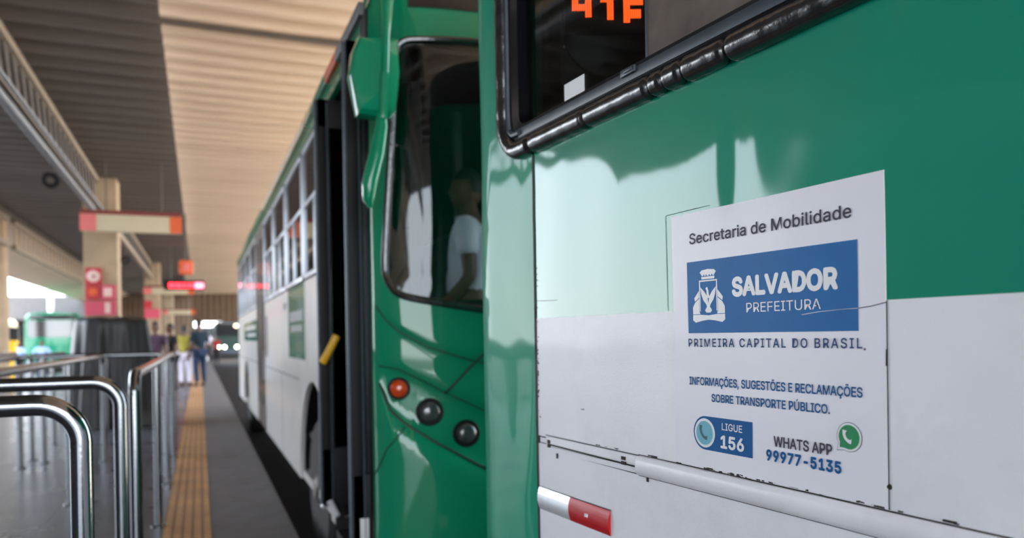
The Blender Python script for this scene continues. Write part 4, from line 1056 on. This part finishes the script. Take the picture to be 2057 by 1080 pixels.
def hand(wrist, elbow, sc=1.0):
    d = (Vector(wrist) - Vector(elbow)).normalized(); sd = d.cross(Vector((0, 1, 0)))
    if sd.length < 0.1: sd = d.cross(Vector((1, 0, 0)))
    sd.normalize(); nn = d.cross(sd); w = Vector(wrist); ch = []
    palm = w + d * 0.055
    ch.append([(tuple(w), 0.026), (tuple(palm), (0.036))])
    for k, L in zip((-1.5, -0.5, 0.5, 1.5), (0.060, 0.072, 0.068, 0.052)):
        b = palm + sd * k * 0.017 + d * 0.030; mdl = b + d * L * 0.55 + nn * 0.010; tip = b + d * L * 0.9 + nn * 0.028
        ch.append([(tuple(palm), 0.036), (tuple(b), 0.0095), (tuple(mdl), 0.0088), (tuple(tip), 0.0075)])
    th = w + d * 0.025 - sd * 0.032; t2 = th + d * 0.034 - sd * 0.016 + nn * 0.01
    ch.append([(tuple(palm), 0.036), (tuple(th), 0.012), (tuple(t2), 0.0095)])
    return ch
def person(loc, rz, H, label, top, bottom, pose='stand', arms=None, skirt=False, longhair=0.0, sleeves=0.6, hyaw=0.0, cat='person', group=None, hairm=None):
    t = thing('person', label, cat, loc, rz, group); k = H / 1.74
    J = dict(pel=(0, 0, .95), sp=(0, .01, 1.12), ch=(0, 0, 1.30), nk=(0, -.01, 1.47), nk2=(0, .005, 1.54))
    hips = {-1: (-.095, 0, .90), 1: (.095, 0, .90)}; knees = {-1: (-.10, .015, .50), 1: (.11, .03, .50)}; ank = {-1: (-.10, -.03, .085), 1: (.115, .0, .085)}
    if pose == 'sit':
        dz = -.47
        J = {a: (x, y, z + dz) for a, (x, y, z) in J.items()}
        hips = {s: (s * .10, .0, .45) for s in (-1, 1)}; knees = {s: (s * .12, .42, .47) for s in (-1, 1)}; ank = {s: (s * .12, .40, .085) for s in (-1, 1)}
    dz0 = J['ch'][2] - 1.30
    A = arms or {-1: ((-.235, -.01, 1.13), (-.235, .08, .88)), 1: ((.235, -.01, 1.13), (.235, .08, .88))}
    sh = {s: (s * .175, -.005, 1.415 + dz0) for s in (-1, 1)}
    A = {s: [(p[0], p[1], p[2] + dz0) for p in A[s]] for s in A}
    body = [[(J['pel'], .135), (J['sp'], .125), (J['ch'], .145), (J['nk'], .062), (J['nk2'], .052), ((0, .01, J['nk2'][2] + .06), .05)]]
    for s in (-1, 1):
        body.append([(J['ch'], .145), (sh[s], .062), (tuple((a + b) / 2 for a, b in zip(sh[s], A[s][0])), .047), (A[s][0], .040), (A[s][1], .026)])
        body += hand(A[s][1], A[s][0])
        body.append([(J['pel'], .135), (hips[s], .095), (tuple((a + b) / 2 for a, b in zip(hips[s], knees[s])), .078), (knees[s], .056), (tuple(a * .6 + b * .4 for a, b in zip(knees[s], ank[s])), .053), (ank[s], .036), ((ank[s][0], ank[s][1] + .07, .045), .036), ((ank[s][0] * 1.05, ank[s][1] + .16, .03), .028)])
    mb1 = MB(); mb1.merge(skin_mesh(body)); hc = (0, .015, J['nk2'][2] + .105)
    add_head(mb1, hc, hyaw)
    sc = lambda p: Vector(p) * k
    mb1.map(sc).build('body', M['skin'], t, angle=180)
    shirt = [[((0, 0, J['pel'][2] - .03), .150), (J['sp'], .148), (J['ch'], .165), ((0, -.005, J['nk'][2] - .02), .075)]]
    for s in (-1, 1):
        e = tuple(a + (b - a) * sleeves for a, b in zip(sh[s], A[s][0]))
        shirt.append([(J['ch'], .165), (sh[s], .078), (e, .066)])
    m2 = MB(); m2.merge(skin_mesh(shirt)); m2.map(sc).build('shirt', M[top], t, angle=180)
    tr = []
    if not skirt:
        for s in (-1, 1):
            tr.append([(J['pel'], .146), (hips[s], .108), (tuple((a + b) / 2 for a, b in zip(hips[s], knees[s])), .092), (knees[s], .076), (tuple(a * .5 + b * .5 for a, b in zip(knees[s], ank[s])), .070), ((ank[s][0], ank[s][1], ank[s][2] + .02), .062)])
    m3 = MB(); m3.merge(skin_mesh(tr)); m3.map(sc).build('trousers', M[bottom], t, angle=180)
    for s in (-1, 1):
        m5 = MB(); m5.merge(skin_mesh([[((ank[s][0], ank[s][1] - .02, .055), .048), ((ank[s][0], ank[s][1] + .07, .045), .046), ((ank[s][0] * 1.05, ank[s][1] + .18, .036), .036)]], 1)); m5.map(lambda p: (p[0] * k, p[1] * k, max(0.002, p[2] * k))).build('shoe', M['dark_cloth'], t, angle=180)
    m4 = MB(); hair_cap(m4, hc, hyaw, longhair); m4.map(sc).build('hair', M['hair'] if not hairm else M[hairm], t, angle=180)
    return t
person((0.0, 21.7, 0.003), radians(30), 1.76, 'standing man in dark teal shirt and jeans, back turned, on the tactile strip', 'teal_cloth', 'denim', sleeves=0.9)
person((-0.37, 22.0, 0), radians(-20), 1.62, 'woman in yellow top and white trousers beside the man in dark teal', 'yellow_cloth', 'white_cloth', sleeves=0.5, longhair=0.06)
person((-0.84, 17.2, 0), radians(160), 1.62, 'person in purple checked shirt behind the black stall', 'purple_cloth', 'dark_cloth', longhair=0.12)
person((-0.60, 18.6, 0), radians(120), 1.60, 'person in dark clothes just right of the purple checked shirt', 'dark_cloth', 'dark_cloth')
person((0.88, 46.2, ROADZ), radians(180), 1.70, 'distant person in a red shirt on the roadway', 'red_cloth', 'dark_cloth')
person((0.36, 40.5, 0), radians(10), 1.66, 'distant person in a pale shirt near the kerb', 'white_cloth', 'dark_cloth')
# passenger seen through the far bus's windscreen
person((1.42, 3.98, 0.44), radians(62), 1.72, 'person in white shirt standing inside the second bus behind the windscreen', 'shirtwhite', 'dark_cloth',
       arms={-1: ((-.225, -.03, 1.13), (-.20, .16, .95)), 1: ((.225, .0, 1.13), (.20, .16, .98))}, sleeves=0.62, hyaw=radians(20))
for px_, py_, hh, rz_, lb, bt in ((-5.45, 32.6, 1.58, 185, 'distant person in a light blue shirt in front of the green bus', 'denim'), (-6.25, 33.0, 1.56, 150, 'distant person in a light blue shirt left of the green bus', 'dark_cloth')):
    person((px_, py_, ROADZ), radians(rz_), hh, lb, 'blue_cloth', bt, arms={-1: ((-.34, .05, 1.16), (-.20, .20, 1.02)), 1: ((.34, .05, 1.16), (.20, .20, 1.02))}, sleeves=0.9)

# ------------------------------------------------------------------ buses in the distance
def plain_bus(x, y, rz, L, W, H, paint, label, lit=False, name='city_bus'):
    t = thing(name, label, 'bus', (x, y, ROADZ), rz)       # nose at -y, centre of the front at the origin
    def shape(p):
        return p
    b = MB(); hs = []
    prof = [(-W / 2, 0.35), (-W / 2, 2.0), (-W / 2 * 0.96, H - 0.25), (-W / 2 * 0.82, H - 0.06), (0, H), (W / 2 * 0.82, H - 0.06), (W / 2 * 0.96, H - 0.25), (W / 2, 2.0), (W / 2, 0.35)]
    ys = [(0.10, 0.90), (0.0, 0.96), (0.12, 1.0), (L - .1, 1.0), (L, 0.95)]
    rg = [[b.b.verts.new((px * k, yy, 0.35 + (pz - 0.35) * (0.99 + 0.01 * k))) for px, pz in prof] for yy, k in ys[1:]]
    for A, B in zip(rg, rg[1:]):
        for k in range(len(A)): b._f([A[k], A[(k + 1) % len(A)], B[(k + 1) % len(A)], B[k]])
    b._f(rg[0][::-1]); b._f(rg[-1])
    b.build('body', M[paint], t, angle=30)
    MB().prism([(px, -0.02, pz) for px, pz in round_rect(-W * .44, W * .44, 1.75, H - 0.40, 0.12, 5)], (0, 0.03, 0)).build('windscreen', M['black' if lit else 'glass_pane'], t)
    MB().box((-W * .40, -0.02, H - 0.36), (W * .40, 0.01, H - 0.14), 0.01).build('destination_sign', M['blackgloss'], t)
    MB().box((-W * .49, -0.06, 0.32), (W * .49, 0.05, 0.62), 0.03).build('bumper', M['darkalu'], t)
    for s in (-1, 1):
        for hx in (W * .37, W * .19)[:2 if lit else 1]: MB().lathe([(0, 0.11), (0.02, 0.10), (0.03, 0.06)], (s * hx, 0.0, 0.86), (0, -1, 0), 20).build('headlamp', M['headlight'] if lit else M['lamp'], t)
        MB().prism([(s * W / 2 * 1.004, yy, pz) for yy, pz in round_rect(0.7, L - 0.5, 1.55, H - 0.55, 0.08, 4)], (0.01 * s, 0, 0)).build('side_glass', M['glass_pane'], t)
        MB().tube([(s * W * .46, 0.05, H - 0.35), (s * W * .53, -0.25, H - 0.45), (s * W * .54, -0.28, H - 0.75)], 0.025, 8).box((s * W * .54 - .07, -0.33, H - 1.15), (s * W * .54 + .07, -0.24, H - 0.72), 0.03).build('mirror', M['black'], t)
        for wy in (2.2, L - 3.0):
            MB().lathe([(0, 0.3), (0.0, 0.45), (0.05, 0.48), (0.25, 0.48)], (s * (W / 2 + 0.01), wy, 0.48), (-s, 0, 0), 28).build('wheel', M['tyre'], t)
    return t
M['glass_pane'] = mat('dark_glass_pane', srgb(30, 36, 42), 0.06, coat=1.0, spec=0.8)
plain_bus(-6.45, 41.6, radians(8), 10.5, 2.4, 2.95, 'green_far', 'distant green bus at the left, seen past the black stall')
plain_bus(-11.0, 45.0, radians(4), 10.5, 2.45, 3.0, 'cream', 'distant cream bus at the left edge, left of the distant green bus')
plain_bus(2.38, 66.0, 0.0, 11, 2.5, 3.0, 'seamgreen', 'far dark bus with headlights on, at the end of the lane', lit=True)  # dark body paint and black windscreen stand in for its shade
